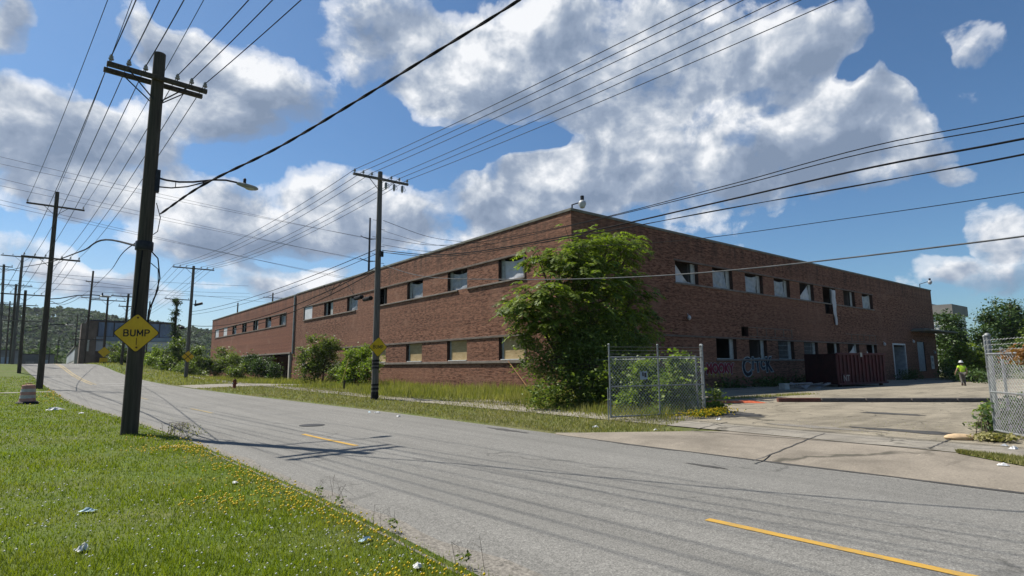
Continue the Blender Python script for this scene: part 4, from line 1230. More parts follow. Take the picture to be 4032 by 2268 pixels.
# ------------------------------------------------------------------ signs
def stroke_word(parent, mat, hgt, wstroke, adv, y):
    """BUMP in rounded highway strokes, flat on the panel"""
    arc = lambda cx, cz, r, a0, a1, n=8: [(cx + r * math.cos(R(a0 + (a1 - a0) * i / n)), cz + r * math.sin(R(a0 + (a1 - a0) * i / n))) for i in range(n + 1)]
    G = {'B': [[(0, 0), (0, 1)], [(0, 1), (.32, 1)] + arc(.32, .76, .24, 90, -90) + [(0, .52)], [(.3, .52)] + arc(.34, .26, .26, 90, -90) + [(0, 0)]],
         'U': [[(0, 1), (0, .3)] + arc(.3, .3, .3, 180, 360) + [(.6, 1)]], 'M': [[(0, 0), (0, 1), (.36, .25), (.72, 1), (.72, 0)]],
         'P': [[(0, 0), (0, 1)], [(0, 1), (.34, 1)] + arc(.34, .74, .26, 90, -90) + [(0, .48)]]}
    W = {'B': .6, 'U': .6, 'M': .72, 'P': .6}; tot = sum(W[c] for c in 'BUMP') + adv * 3; x0 = -tot / 2
    for c in 'BUMP':
        mb = MB(); k = 0
        for pl in G[c]:
            for (ax, az), (bx, bz) in zip(pl[:-1], pl[1:]):
                p, q = Vector(((x0 + ax) * hgt, (az - .5) * hgt)), Vector(((x0 + bx) * hgt, (bz - .5) * hgt)); d = (q - p)
                if d.length < 1e-6: continue
                d.normalize(); n_ = Vector((-d.y, d.x)) * wstroke / 2; e = d * wstroke * 0.35; yy = y - 0.00002 * k; k += 1
                mb.add([(v.x, yy, v.y) for v in (p - e - n_, q + e - n_, q + e + n_, p - e + n_)], [(0, 1, 2, 3)])
        mb.build('letter', mat, parent); x0 += W[c] + adv


def diamond_sign(loc, rz_, half, label, txt, mat, tsize, rust=True, cross=False, tx=1.0, tilt=0.0, group=None):
    t = thing('road_sign', label, 'road sign', loc, rz_, group); t.rotation_euler = (0, tilt, rz_)
    def dia(h, rnd=0.07):
        out = []
        for k in range(4):
            a = k * math.pi / 2; c = Vector((math.cos(a), math.sin(a))) * (h - rnd * 1.41)
            for j in range(-2, 3): out.append((c.x + rnd * math.cos(a + j * math.pi / 8), c.y + rnd * math.sin(a + j * math.pi / 8)))
        return out
    MB().prism(dia(half), -0.006, 0.0).build('sign_edge', M['sign_black'], t)
    MB().prism(dia(half * 0.955, 0.06), -0.010, -0.0065).build('panel', M[mat], t)
    Mx = Matrix.Translation((0, -0.0125, 0.0)) @ WALLM
    if txt: stroke_word(t, M['sign_black'], tsize, tsize * 0.20, 0.34, -0.0115)
    if cross:
        mb = MB()
        for s_ in (-1, 1): mb.box(-0.42, 0.42, -0.013, -0.011, -0.035, 0.035, Matrix.Rotation(s_ * R(45), 4, 'Y'))
        mb.build('crossbuck_mark', M['sign_black'], t)
    if rust:
        mb = MB()
        for z in (half * 0.76, -half * 0.72): mb.lathe([(0.022, 0.011), (0.026, 0.02), (0.0, 0.022)], 8, Matrix.Translation((0.01, 0, z)) @ Matrix.Rotation(R(90), 4, 'X'))
        mb.build('bolt', M['rust'], t)
        MB().box(-0.006, 0.012, -0.0115, -0.0108, -half * 0.6, -0.13).build('rust_run', M['rust'], t)
    return t


# orientation: the near sign faces down the street towards the viewer
c1 = at(538, 1311, Y=17.98)
dvec = Vector((0 - c1.x, 0 - c1.y, 0))
diamond_sign((c1.x, 17.975, c1.z), -0.03, 0.53, 'large yellow diamond sign reading BUMP on the near dark pole', 'BUMP', 'sign_yellow', 0.158, True, False, 1.12, -0.02)
c2 = at(1489, 1366, Y=27.03)
diamond_sign((c2.x, 27.03, c2.z), 0.05, 0.515, 'yellow diamond sign reading BUMP on the grey factory pole', 'BUMP', 'sign_yellow_dull', 0.155, False, False, 1.05, 0.03)
c3_ = at(740, 1404, Y=67.75)
t = diamond_sign((c3_.x, 67.75, c3_.z), 0.0, 0.62, 'yellow railway crossing sign with a black X on the hedge pole', None, 'sign_yellow', 0.3, False, True)
c4_ = at(410, 1386, Y=96.7)
t = diamond_sign((c4_.x, 96.7, c4_.z), 0.0, 0.75, 'far yellow diamond sign on the brown pole by the warehouse', None, 'sign_yellow', 0.3, False)
MB().box(-0.45, 0.45, -0.012, 0.0, -1.35, -0.8).build('plate', M['sign_yellow'], t)

# ------------------------------------------------------------------ chain-link gates
def chain_mesh(L, z0, z1, pitch, r, name, parent, skew=0.0):
    mb = MB(); h = z1 - z0
    k = -h
    for s_ in (1, -1):
        c = -h
        while c < L + h:
            # line x = c + t, z = t (s=1) or x = c + h - t
            pts = []
            for t_ in (0, h):
                x = c + t_ if s_ == 1 else c + h - t_
                pts.append((x, z0 + t_))
            (xa, za), (xb, zb) = pts
            # clip to [0,L]
            def lerp(x): return za + (zb - za) * (x - xa) / (xb - xa)
            lo, hi = (xa, za), (xb, zb)
            seg = []
            xs = sorted([(xa, za), (xb, zb)])
            a_, b_ = xs
            if b_[0] > 0 and a_[0] < L:
                if a_[0] < 0: a_ = (0, lerp(0))
                if b_[0] > L: b_ = (L, lerp(L))
                y = 0.004 * s_
                mb.tube([(a_[0], y, a_[1]), (b_[0], y, b_[1])], r, 3, False)
            c += pitch
    return mb.build(name, M['galv_wire'], parent)


def gate(label, hinge, free, zg, htop, hpost, z_mid, pitch=0.115, r=0.0054, group='gate leaves at the yard entrance'):
    H_, F_ = Vector(hinge), Vector(free); d = F_ - H_; L = d.length; ang = math.atan2(d.y, d.x)
    t = thing('chain_link_gate', label, 'gate', (H_.x, H_.y, zg), ang, group)
    mb = MB()
    for x in (0.03, L / 2, L - 0.03): mb.tube([(x, 0, 0.06), (x, 0, hpost)], 0.026, 10)
    mb.tube([(0.03, 0, htop), (L - 0.03, 0, htop)], 0.024, 10).tube([(0.03, 0, z_mid), (L - 0.03, 0, z_mid)], 0.020, 10).tube([(0.03, 0, 0.08), (L - 0.03, 0, 0.08)], 0.024, 10)
    mb.build('gate_frame', M['galv'], t, True)
    chain_mesh(L - 0.06, 0.09, htop, pitch, r, 'chain_link_mesh', t).location = (0.03, 0.0, 0)
    mb = MB()
    for z in (htop + 0.1, htop + 0.21, htop + 0.32):
        mb.tube([(0, 0, z), (L, 0, z - 0.01)], 0.004, 4)
        for i in range(int(L / 0.13)): 
            x = 0.06 + i * 0.13; mb.tube([(x, -0.02, z - 0.02), (x, 0.02, z + 0.02)], 0.002, 3)
    mb.build('barbed_wire', M['barb'], t)
    mb = MB()
    for x in (0.03, L / 2, L - 0.03): mb.ball((x, 0, hpost + 0.01), 0.036, 10, 6)
    for x, z in ((L - 0.03, 1.35), (L - 0.03, 0.6), (0.03, 0.5), (0.03, 1.5)): mb.lathe([(0.034, -0.025), (0.036, 0), (0.034, 0.025)], 10, Matrix.Translation((x, 0, z)))
    mb.build('fittings', M['galv'], t, True)
    return t, L


gL, L1 = gate('open chain link gate leaf with a small pale notice before the corner tree', (16.86, 11.06), (13.19, 11.94), 0.12, 1.87, 2.24, 0.98)
MB().tube([(L1 + 0.05, 0, -0.12), (L1 + 0.05, 0, 0.95)], 0.018, 8).tube([(L1 + 0.05, 0, 0.9), (L1 - 0.03, 0, 0.9)], 0.015, 6).build('drop_rod', M['galv'], gL, True)
npnl = tag(MB().bbox(-0.145, 0.145, -0.004, 0.004, -0.125, 0.125, 0.002).build('notice', M['steel_blue']), 'small pale torn notice wired to the open gate leaf', 'notice')
g0 = Vector((16.86, 11.06, 0)); gd = (Vector((13.19, 11.94, 0)) - g0).normalized(); npos = g0 + gd * (L1 * 0.66); nrm = Vector((-gd.y, gd.x, 0)); nrm = nrm if nrm.dot(-npos) > 0 else -nrm
npnl.location = (npos.x + nrm.x * 0.03, npos.y + nrm.y * 0.03, 1.42); npnl.rotation_euler = (0, 0.04, math.atan2(gd.y, gd.x))
MB().box(-0.1, -0.02, -0.0055, -0.0045, -0.06, 0.08).box(0.0, 0.06, -0.0055, -0.0045, -0.02, 0.1).box(-0.1, -0.02, 0.0045, 0.0055, -0.06, 0.08).box(0.0, 0.06, 0.0045, 0.0055, -0.02, 0.1).build('notice_print', M['frame_dark'], npnl)
gR, L2 = gate('open chain link gate leaf cut by the right picture edge', (16.95, 3.66), (16.95 - 3.85 * 0.81, 3.66 - 3.85 * 0.585), 0.14, 1.80, 2.2, 0.94, 0.105, 0.0034)
for (x, y, lab) in ((16.98, 11.2, 'thick galvanised gate post beside the vine covered fence'), (17.1, 3.62, 'galvanised gate post at the right gate leaf')):
    t = thing('gate_post', lab, 'post', (x, y, gzf(x, y)), 0, 'posts of the yard gate')
    MB().tube([(0, 0, -0.2), (0, 0, 2.26)], 0.055, 14).build('shaft', M['galv'], t, True)
    MB().ball((0, 0, 2.27), 0.068, 12, 6).build('cap', M['galv'], t, True)
    MB().lathe([(0.06, -0.03), (0.07, 0), (0.06, 0.03)], 12, Matrix.Translation((0, 0, 1.4))).lathe([(0.06, -0.03), (0.07, 0), (0.06, 0.03)], 12, Matrix.Translation((0, 0, 0.5))).build('hinge', M['galv'], t, True)


def fence_run(name, label, A, B, h, npost, pitch, r, mesh=True, group=None):
    A, B = Vector((*A, 0)), Vector((*B, 0)); d = B - A; L = d.length
    t = thing(name, label, 'fence', (A.x, A.y, gzf((A.x + B.x) / 2, (A.y + B.y) / 2)), math.atan2(d.y, d.x), group)
    for k in range(npost):
        x = L * k / (npost - 1); MB().tube([(x, 0, -0.3), (x, 0, h + 0.1)], 0.03, 8).build('post', M['galv'], t, True)
    MB().tube([(0, 0, h), (L, 0, h)], 0.02, 8).build('rail', M['galv'], t, True)
    if mesh: chain_mesh(L, 0.03, h, pitch, r, 'chain_link_mesh', t)
    return t


fence_run('chain_link_fence', 'chain link fence swallowed by vines beside the open gate leaf', (17.0, 11.45), (17.0, 17.0), 1.85, 4, 0.16, 0.002)
fence_run('chain_link_fence', 'low chain link fence along the back of the yard before the trees', (84.0, 22.0), (84.0, -6.0), 1.9, 9, 0.25, 0.006)
fence_run('chain_link_fence', 'chain link fence behind the right gate leaf', (17.1, 3.4), (17.1, -14), 1.9, 7, 0.16, 0.0018)

# ------------------------------------------------------------------ foliage
def leaf_quads(C, size, nrm_up=0.35, asp=0.55, r=None, jit=0.3):
    """diamond leaves at centres C (n,3)"""
    r = r or rng; n = len(C)
    a = r.normal(size=(n, 3)); a[:, 2] *= 0.55; a /= np.linalg.norm(a, axis=1)[:, None] + 1e-9       # leaf axis
    nr = r.normal(size=(n, 3)); nr[:, 2] = np.abs(nr[:, 2]) + nrm_up * 2
    b = np.cross(a, nr); b /= np.linalg.norm(b, axis=1)[:, None] + 1e-9
    s = (size * (1 + jit * r.normal(size=n)))[:, None]; s = np.clip(s, size * 0.4, size * 1.9)
    V = np.empty((n, 4, 3)); V[:, 0] = C - a * s * 0.5; V[:, 1] = C + b * s * asp * 0.5; V[:, 2] = C + a * s * 0.5; V[:, 3] = C - b * s * asp * 0.5
    V[:, 2, 2] -= (s * 0.12)[:, 0]
    return V.reshape(-1, 3), np.arange(n * 4).reshape(n, 4)


def blob_pts(blobs, n, clumps, spread, r, shell=0.55):
    """clumped points in a list of ellipsoids (cx,cy,cz,rx,ry,rz)"""
    B = np.array(blobs, float); vol = B[:, 3] * B[:, 4] * B[:, 5]; w = vol ** 0.8; w /= w.sum()
    idx = r.choice(len(B), size=clumps, p=w)
    d = r.normal(size=(clumps, 3)); d /= np.linalg.norm(d, axis=1)[:, None]
    q = r.random(clumps)[:, None] ** shell
    cc = B[idx, :3] + d * q * B[idx, 3:]
    wts = r.random(clumps) + 0.35; wts /= wts.sum()
    k = r.choice(clumps, size=n, p=wts)
    sp = spread * (0.6 + 0.8 * r.random(clumps))[k][:, None]
    P = cc[k] + r.normal(size=(n, 3)) * sp * np.array([1, 1, 0.7])
    return P, cc


def plant(name, label, cat, loc, blobs, n, clumps, spread, size, mat, seed, stems=3, trunk_r=0.05, trunk_mat='bark', group=None, crown='foliage', floor=0.03, asp=0.55):
    """blobs are local to loc"""
    r = np.random.default_rng(seed)
    t = thing(name, label, cat, loc, 0, group)
    P, cc = blob_pts(blobs, n, clumps, spread, r)
    P[:, 2] = np.maximum(P[:, 2], floor + 0.1 * r.random(len(P)))
    V, Fq = leaf_quads(P, size, r=r, asp=asp)
    mesh_np(crown, V, Fq, M[mat], t)
    mb = MB(); rr = random.Random(seed)
    for k in range(stems):
        e = cc[rr.randrange(len(cc))]; b0 = Vector((e[0] * 0.15 + rr.uniform(-.2, .2), e[1] * 0.15 + rr.uniform(-.2, .2), -0.1))
        if stems == 1: b0 = Vector((0, 0, -0.1)); e = max(cc, key=lambda q: q[2])
        E_ = Vector(e); m1 = b0.lerp(E_, 0.4) + Vector((rr.uniform(-.15, .15), rr.uniform(-.15, .15), 0.3)); m2 = b0.lerp(E_, 0.75) + Vector((rr.uniform(-.15, .15), rr.uniform(-.15, .15), 0.1))
        mb.tube([b0, m1, m2, E_], [trunk_r, trunk_r * 0.75, trunk_r * 0.5, trunk_r * 0.2], 7)
        for j in range(5 if stems > 1 else 9):
            q = Vector(cc[rr.randrange(len(cc))]); s0 = m1.lerp(m2, rr.random())
            mb.tube([s0, s0.lerp(q, 0.5) + Vector((0, 0, 0.1)), q], [trunk_r * 0.4, trunk_r * 0.28, trunk_r * 0.1], 5)
    mb.build('trunk' if stems == 1 else 'stems', M[trunk_mat], t, True)
    return t


# tree of heaven at the factory corner: drooping compound fronds on several leaders
def heaven_tree(loc, tips_, label, seed=3):
    r = random.Random(seed); t = thing('corner_tree', label, 'tree', loc)
    mb = MB(); V = []; Fq = []
    for (tip, nf, rad, base, rt) in tips_:
        T = Vector(tip); B0 = Vector(base)
        m1 = B0.lerp(T, 0.35) + Vector((r.uniform(-.2, .2), r.uniform(-.2, .2), 0.2)); m2 = B0.lerp(T, 0.7) + Vector((r.uniform(-.2, .2), r.uniform(-.2, .2), 0.15))
        mb.tube([B0, m1, m2, T], [rt, rt * 0.75, rt * 0.5, rt * 0.2], 8)
        rad *= 0.82
        for k in range(int(nf * 2.1)):
            # branch point around the leader tip
            o = T + Vector((r.gauss(0, rad), r.gauss(0, rad), r.gauss(0, rad * 0.62) - 0.1))
            if k % 9 == 0: mb.tube([m2.lerp(T, r.random()), m2.lerp(o, 0.6) + Vector((0, 0, 0.1)), o], [rt * 0.3, rt * 0.2, 0.008], 5)
            az = r.uniform(0, 2 * math.pi); el = r.uniform(-0.15, 0.6); L = r.uniform(0.5, 0.95)
            out = Vector((o.x - T.x, o.y - T.y, 0))
            if out.length > 0.1: az = math.atan2(out.y, out.x) + r.gauss(0, 0.7)
            d = Vector((math.cos(az) * math.cos(el), math.sin(az) * math.cos(el), math.sin(el))); side = Vector((-math.sin(az), math.cos(az), 0))
            p = o.copy(); n = 8
            for j in range(n):
                d = (d + Vector((0, 0, -0.13))).normalized(); p = p + d * (L / n)
                for s_ in (-1, 1):
                    ax = (side * s_ * 0.9 + d * 0.35 + Vector((0, 0, -0.28 + r.gauss(0, 0.12)))).normalized()
                    w = d * 0.058 * (1.1 - 0.3 * j / n); l = 0.25 * (1.05 - 0.45 * abs(j / n - 0.4)) * r.uniform(0.85, 1.15)
                    b = len(V); V += [p, p + ax * l * 0.45 + w, p + ax * l, p + ax * l * 0.45 - w]; Fq.append((b, b + 1, b + 2, b + 3))
    mb.build('trunk', M['bark'], t, True)
    mesh_np('crown', np.array([tuple(v) for v in V]), Fq, M['leaf_heaven'], t)
    return t


def loc_at(u, v, depth_y, base):
    p = at(u, v, Y=depth_y); return (p.x - base[0], p.y - base[1], p.z - base[2])


TB = (19.2, 18.6, 0.12)
spots = [  # photo position (2576 wide scale), depth Y, fronds, radius
    (1465, 610, 19.2, 34, .55), (1530, 610, 19.4, 34, .55), (1575, 640, 19.6, 30, .55), (1400, 640, 19.0, 30, .5), (1350, 640, 19.5, 16, .4),
    (1440, 690, 18.4, 44, .6), (1400, 740, 17.9, 44, .6), (1345, 745, 18.2, 34, .55), (1310, 765, 18.4, 26, .45), (1500, 720, 18.2, 48, .6), (1560, 700, 18.8, 36, .55),
    (1590, 740, 19.0, 30, .5), (1480, 780, 17.8, 44, .6), (1400, 800, 17.6, 36, .55), (1345, 800, 18.0, 26, .5), (1540, 790, 18.2, 44, .6), (1600, 790, 18.8, 28, .5),
    (1455, 840, 18.4, 34, .6), (1520, 850, 17.8, 40, .6), (1590, 840, 18.4, 32, .55), (1560, 600, 20, 18, .4), (1590, 600, 20.2, 10, .3), (1450, 650, 18.9, 30, .5), (1500, 665, 18.7, 30, .5)]
tl = []; rr = random.Random(5)
SC = 4032 / 2576
for (u, v, dy, nf, rd) in spots:
    tip = loc_at(u * SC, v * SC, dy, TB)
    tl.append((tip, nf, rd, (rr.uniform(-0.35, 0.35), rr.uniform(-0.35, 0.35), -0.1), 0.085))
heaven_tree(TB, tl, 'tall tree with drooping compound leaves at the factory corner')

# the bush around its foot
def px_blob(u, v, dy, ru, rv, base, ry=None):
    """ellipsoid seen at (u,v) (2576 scale) with screen half sizes ru, rv"""
    c = at(u * SC, v * SC, Y=dy); dep = (c - CAM).dot(FW); k = dep / F_PX * SC
    rx = ru * k
    return (c.x - base[0], c.y - base[1], c.z - base[2], rx * 0.95, ry or rx * 0.85, rv * k)


BB = (17.4, 16.6, 0.12)
bl = [px_blob(1430, 905, 17.2, 95, 75, BB), px_blob(1400, 985, 16.2, 75, 60, BB), px_blob(1500, 985, 15.4, 85, 62, BB), px_blob(1560, 905, 16.6, 80, 60, BB), px_blob(1615, 885, 17.0, 50, 45, BB), px_blob(1640, 940, 16.4, 40, 50, BB), px_blob(1330, 860, 18.2, 40, 45, BB), px_blob(1520, 850, 17.2, 90, 50, BB), px_blob(1550, 960, 15.0, 80, 70, BB),
      px_blob(1360, 920, 17.6, 55, 60, BB), px_blob(1480, 880, 16.8, 90, 50, BB), px_blob(1590, 990, 14.6, 50, 60, BB), px_blob(1440, 850, 17.6, 75, 45, BB)]
plant('corner_bush', 'dense leafy bush massed around the foot of the corner tree', 'bush', BB, bl, 30000, 560, 0.24, 0.125, 'leaf_bush', 11, 8, 0.05)
VB = (17.2, 12.4, 0.12)
bl = [px_blob(1710, 925, 12.3, 46, 42, VB, 0.35), px_blob(1690, 985, 12.2, 66, 55, VB, 0.4), px_blob(1745, 995, 12.0, 36, 50, VB, 0.35), px_blob(1790, 1030, 11.7, 22, 30, VB, 0.3), px_blob(1625, 960, 13.2, 50, 60, VB, 0.6), px_blob(1590, 1010, 13.6, 55, 40, VB, 0.6), px_blob(1680, 1035, 12.2, 70, 22, VB, 0.4)]
plant('fence_vine', 'bright green vine draped over the fence behind the gate leaf', 'vine', VB, bl, 9500, 300, 0.17, 0.125, 'leaf_vine', 12, 5, 0.025, asp=0.8)
WB = (17.3, 11.6, 0.12)
bl = [px_blob(1805, 1030, 11.3, 20, 28, WB), px_blob(1770, 1055, 11.0, 34, 12, WB), px_blob(1800, 990, 11.6, 10, 25, WB)]
plant('weed_clump', 'dark weeds growing round the thick gate post', 'weeds', WB, bl, 1500, 60, 0.12, 0.08, 'leaf_bush', 13, 4, 0.012)
# bushes along the factory front
def front_bush(name, label, spec, base, n, clumps, spread, size, mat, seed, cat='bush', group=None):
    bl = [px_blob(*q, base) for q in spec]
    q_ = random.Random(seed)
    for b_ in list(bl):
        for _ in range(3):
            bl.append((b_[0] + q_.uniform(-.8, .8) * b_[3], b_[1] + q_.uniform(-.4, .4) * b_[4], b_[2] + b_[5] * q_.uniform(0.6, 1.1), b_[3] * q_.uniform(.12, .3), b_[4] * .25, b_[5] * q_.uniform(.25, .5)))
    return plant(name, label, cat, base, bl, int(n * 1.9), int(clumps * 1.3), spread, size, mat, seed, 5, 0.05, group=group)


front_bush('front_bush', 'tall rounded dark green bush against the factory front', [(810, 900, 55, 40, 48), (830, 870, 54, 26, 24), (785, 930, 55, 38, 32), (850, 940, 52, 35, 28), (765, 900, 56, 22, 26)], (20.0, 55, 0.12), 6500, 230, 0.24, 0.18, 'leaf_bush', 21)
front_bush('front_bush', 'lower bush topped with bright vine beside the factory pole', [(900, 905, 46, 34, 36), (920, 890, 45, 20, 20), (880, 945, 46, 36, 28), (925, 940, 44, 22, 30), (940, 920, 42, 14, 34)], (19.3, 45, 0.12), 4800, 190, 0.22, 0.17, 'leaf_vine', 22)
front_bush('front_bush', 'dark hedge like bush at the foot of the far wing by the doorway', [(660, 925, 72, 32, 26), (630, 920, 78, 26, 26), (690, 935, 68, 18, 18)], (20.3, 74, 0.12), 5200, 190, 0.26, 0.2, 'leaf_dark', 23)
front_bush('front_bush', 'dark spreading bush below the window strip of the far wing', [(575, 918, 84, 40, 24), (545, 925, 84, 34, 20), (600, 935, 76, 26, 16), (560, 890, 92, 18, 14)], (19.3, 82, 0.15), 5600, 200, 0.28, 0.22, 'leaf_bush', 24)
front_bush('hedge_bush', 'tall green thicket behind the crossing sign pole', [(445, 900, 88, 40, 38), (420, 930, 84, 40, 26), (490, 905, 86, 30, 30), (470, 935, 80, 36, 24), (510, 925, 84, 26, 24)], (16.0, 85, 0.5), 7500, 240, 0.32, 0.24, 'leaf_bush', 25)
front_bush('hedge_bush', 'light green thicket right of the near pole', [(385, 905, 92, 30, 24), (400, 925, 90, 32, 22), (370, 925, 90, 22, 18)], (11.2, 90, 1.4), 4200, 150, 0.3, 0.22, 'leaf_vine', 26)
front_bush('hedge_bush', 'round bush left of the near pole on the crest', [(300, 898, 98, 22, 18), (285, 880, 102, 16, 14), (312, 905, 97, 18, 12)], (6.8, 98, 2.1), 3200, 110, 0.28, 0.22, 'leaf_bush', 27)
# vine on the smothered pole
front_bush('dead_vine', 'pale dead creeper wrapped round a distant pole', [(440, 790, 94.6, 8, 40), (436, 830, 94.6, 9, 30), (444, 770, 94.6, 6, 16), (442, 860, 94.6, 12, 22)], (13.2, 94.7, 1.0), 1500, 60, 0.22, 0.22, 'leaf_far', 28, 'vine')

# trees behind the yard, seen at the right
def back_tree(label, spec, base, n, clumps, spread, size, mat, seed):
    bl = [px_blob(*q, base) for q in spec]
    return plant('yard_tree', label, 'tree', base, bl, int(n * 1.8), int(clumps * 1.3), spread, size, mat, seed, 1, 0.2, group='trees behind the yard', crown='crown')


def base_under(u, dy, ground=-0.05):
    p = at(u * SC, 940 * SC, Y=dy); return (p.x, p.y, ground)


back_tree('dark tree touching the end of the factory', [(2385, 870, 24, 32, 60), (2405, 820, 24, 22, 30), (2370, 800, 24.5, 14, 22), (2400, 910, 23, 36, 34), (2425, 860, 23, 16, 30)], base_under(2390, 24), 6500, 230, 0.5, 0.34, 'leaf_dark', 31)
back_tree('large feathery tree rising highest at the right edge', [(2530, 830, 19, 42, 50), (2490, 800, 19.5, 24, 32), (2560, 800, 18.5, 26, 34), (2470, 850, 20, 26, 40), (2520, 900, 18, 50, 44), (2505, 770, 19.5, 12, 22), (2575, 860, 18, 30, 60), (2545, 770, 19, 14, 20)], base_under(2530, 19), 10000, 300, 0.5, 0.32, 'leaf_dark', 32)
back_tree('low yellow green tree behind the walking worker', [(2425, 895, 19, 24, 30), (2450, 910, 18.5, 28, 26), (2405, 925, 19, 22, 20), (2470, 890, 18.5, 18, 26)], base_under(2430, 19), 4200, 150, 0.42, 0.3, 'leaf_heaven', 33)
back_tree('tree beyond the right gate leaf outside the picture', [(2640, 850, 12, 50, 60), (2600, 900, 12, 40, 50), (2680, 900, 11, 60, 60)], base_under(2640, 12), 5000, 170, 0.5, 0.32, 'leaf_bush', 34)
p = at(2430 * SC, 945 * SC, Y=16.5)
bl = [px_blob(2440, 945, 15.5, 40, 12, (p.x, 16, 0)), px_blob(2480, 950, 13.5, 20, 12, (p.x, 16, 0)), px_blob(2390, 940, 18.5, 24, 14, (p.x, 16, 0))]
plant('yard_weeds', 'dark weeds along the back fence of the yard', 'weeds', (p.x, 16, 0), bl, 2400, 90, 0.35, 0.22, 'leaf_dark', 35, 4, 0.02)
bs = (46, 6.0, 0.0)
bl = [px_blob(2560, 1000, 6.5, 30, 30, bs), px_blob(2545, 1035, 6.2, 30, 22, bs), px_blob(2600, 1010, 5.5, 40, 40, bs)]
q = at(2560 * SC, 1030 * SC, Y=5.6); bs = (q.x, q.y, 0.1)
q = at(2560 * SC, 1060 * SC, Y=3.3); bs = (q.x, q.y, 0.1)
bl = [px_blob(2555, 1050, 3.35, 30, 34, bs), px_blob(2525, 1062, 3.6, 18, 28, bs), px_blob(2600, 1045, 3.0, 40, 40, bs)]
plant('yard_bush', 'green bush seen through the right gate leaf', 'bush', bs, bl, 2600, 100, 0.2, 0.13, 'leaf_dark', 36, 4, 0.03)
rb = (17.7, 2.35, 0.1)
bl = [px_blob(2560, 893, 3.0, 26, 10, rb), px_blob(2590, 900, 2.4, 26, 16, rb)]
plant('rust_vine', 'rust brown dead vine hanging over the right gate leaf', 'vine', rb, bl, 700, 40, 0.09, 0.09, 'leaf_rust', 37, 3, 0.01)
gb = (16.2, 3.75, 0.12)
bl = [px_blob(2482, 1045, 4.2, 12, 26, gb), px_blob(2470, 1080, 4.2, 18, 14, gb), px_blob(2490, 1020, 4.3, 7, 26, gb)]
plant('gatepost_weed', 'tall green weed at the foot of the right gate leaf', 'weeds', gb, bl, 900, 40, 0.08, 0.075, 'leaf_vine', 38, 7, 0.008)
bl = [px_blob(2500, 1115, 3.4, 50, 10, gb)]
plant('gatepost_weed', 'flat brown dead weeds below the right gate leaf', 'weeds', gb, bl, 700, 40, 0.10, 0.09, 'grass_verge', 39, 2, 0.006)
yb = (50, 22.2, 0)
bl = [(k * 1.1 - 14, 0.3 * math.sin(k), 0.3, 0.9, 0.7, 0.5) for k in range(9)] + [(20 + k * 1.0, 0, 0.45, 0.9, 0.6, 0.75) for k in range(5)] + [(-3.0 + k, 0.2, 0.4, 0.8, 0.6, 0.7) for k in range(5)]
plant('wall_weeds', 'dark weeds along the foot of the shaded yard wall', 'weeds', yb, bl, 4200, 170, 0.22, 0.17, 'leaf_dark', 40, 4, 0.02)

# weeds on the near lawn edge by the pole
wb = (2.45, 17.3, 0.03)
plant('roadside_weed', 'wispy weed growing beside the near pole foot', 'weeds', wb, [(0.1, -0.2, 0.2, 0.35, 0.6, 0.22), (0.3, -1.2, 0.16, 0.25, 0.6, 0.2)], 260, 24, 0.08, 0.05, 'grass_tall', 41, 9, 0.006)
for k, (yy, hh) in enumerate(((7.9, 0.12), (7.2, 0.1), (5.75, 0.14), (4.35, 0.14))):
    xx = float(xl(yy)) + 0.02
    plant('roadside_weed', ['small dark weed at the asphalt edge beside the yellow flowers', 'second small dark weed at the asphalt edge', 'weed at the asphalt edge opposite the worn gravel', 'spiky weed at the asphalt edge near the picture bottom'][k], 'weeds', (xx, yy, 0.02), [(0, 0, hh * 0.55, 0.06, 0.10, hh * 0.45)], 45, 12, 0.02, 0.035, 'leaf_bush', 50 + k, 2, 0.002)

# ------------------------------------------------------------------ grass
def blades(name, P, h, w, mat, label, cat, seed, lean=0.5):
    r = np.random.default_rng(seed); n = len(P)
    az = r.random(n) * 2 * np.pi; d = np.stack([np.cos(az), np.sin(az), np.zeros(n)], 1)
    l2 = r.random(n) * 2 * np.pi; ln = np.stack([np.cos(l2), np.sin(l2), np.zeros(n)], 1) * (h * lean * r.random(n))[:, None]
    V = np.empty((n, 3, 3)); V[:, 0] = P - d * w[:, None] / 2; V[:, 1] = P + d * w[:, None] / 2
    V[:, 2] = P + ln; V[:, 2, 2] += h
    o = mesh_np(name, V.reshape(-1, 3), np.arange(n * 3).reshape(n, 3), M[mat])
    return tag(o, label, cat, kind='stuff')


def in_view(x, y, margin=0.06):
    c, s = math.cos(YAW), math.sin(YAW)
    f_ = x * s + y * c; r_ = x * c - y * s
    return (f_ > 0.5) & (np.abs(r_) < f_ * (0.896 + margin) + 1.0)


def scatter(n, d0, d1, r, expo=1.0):
    """points whose density falls with distance from the viewer"""
    u = r.random(n); d = d0 * (d1 / d0) ** (u ** expo)
    a = YAW + (r.random(n) - 0.5) * R(98)
    return np.sin(a) * d, np.cos(a) * d, d


r = np.random.default_rng(101)
X, Y, D = scatter(420000, 2.4, 75, r)
ok = (X < xl(Y) - 0.02 + 0.10 * r.normal(size=len(X))) & in_view(X, Y) & ~((Y > 49.1) & (Y < 50.5))
X, Y, D = X[ok], Y[ok], D[ok]
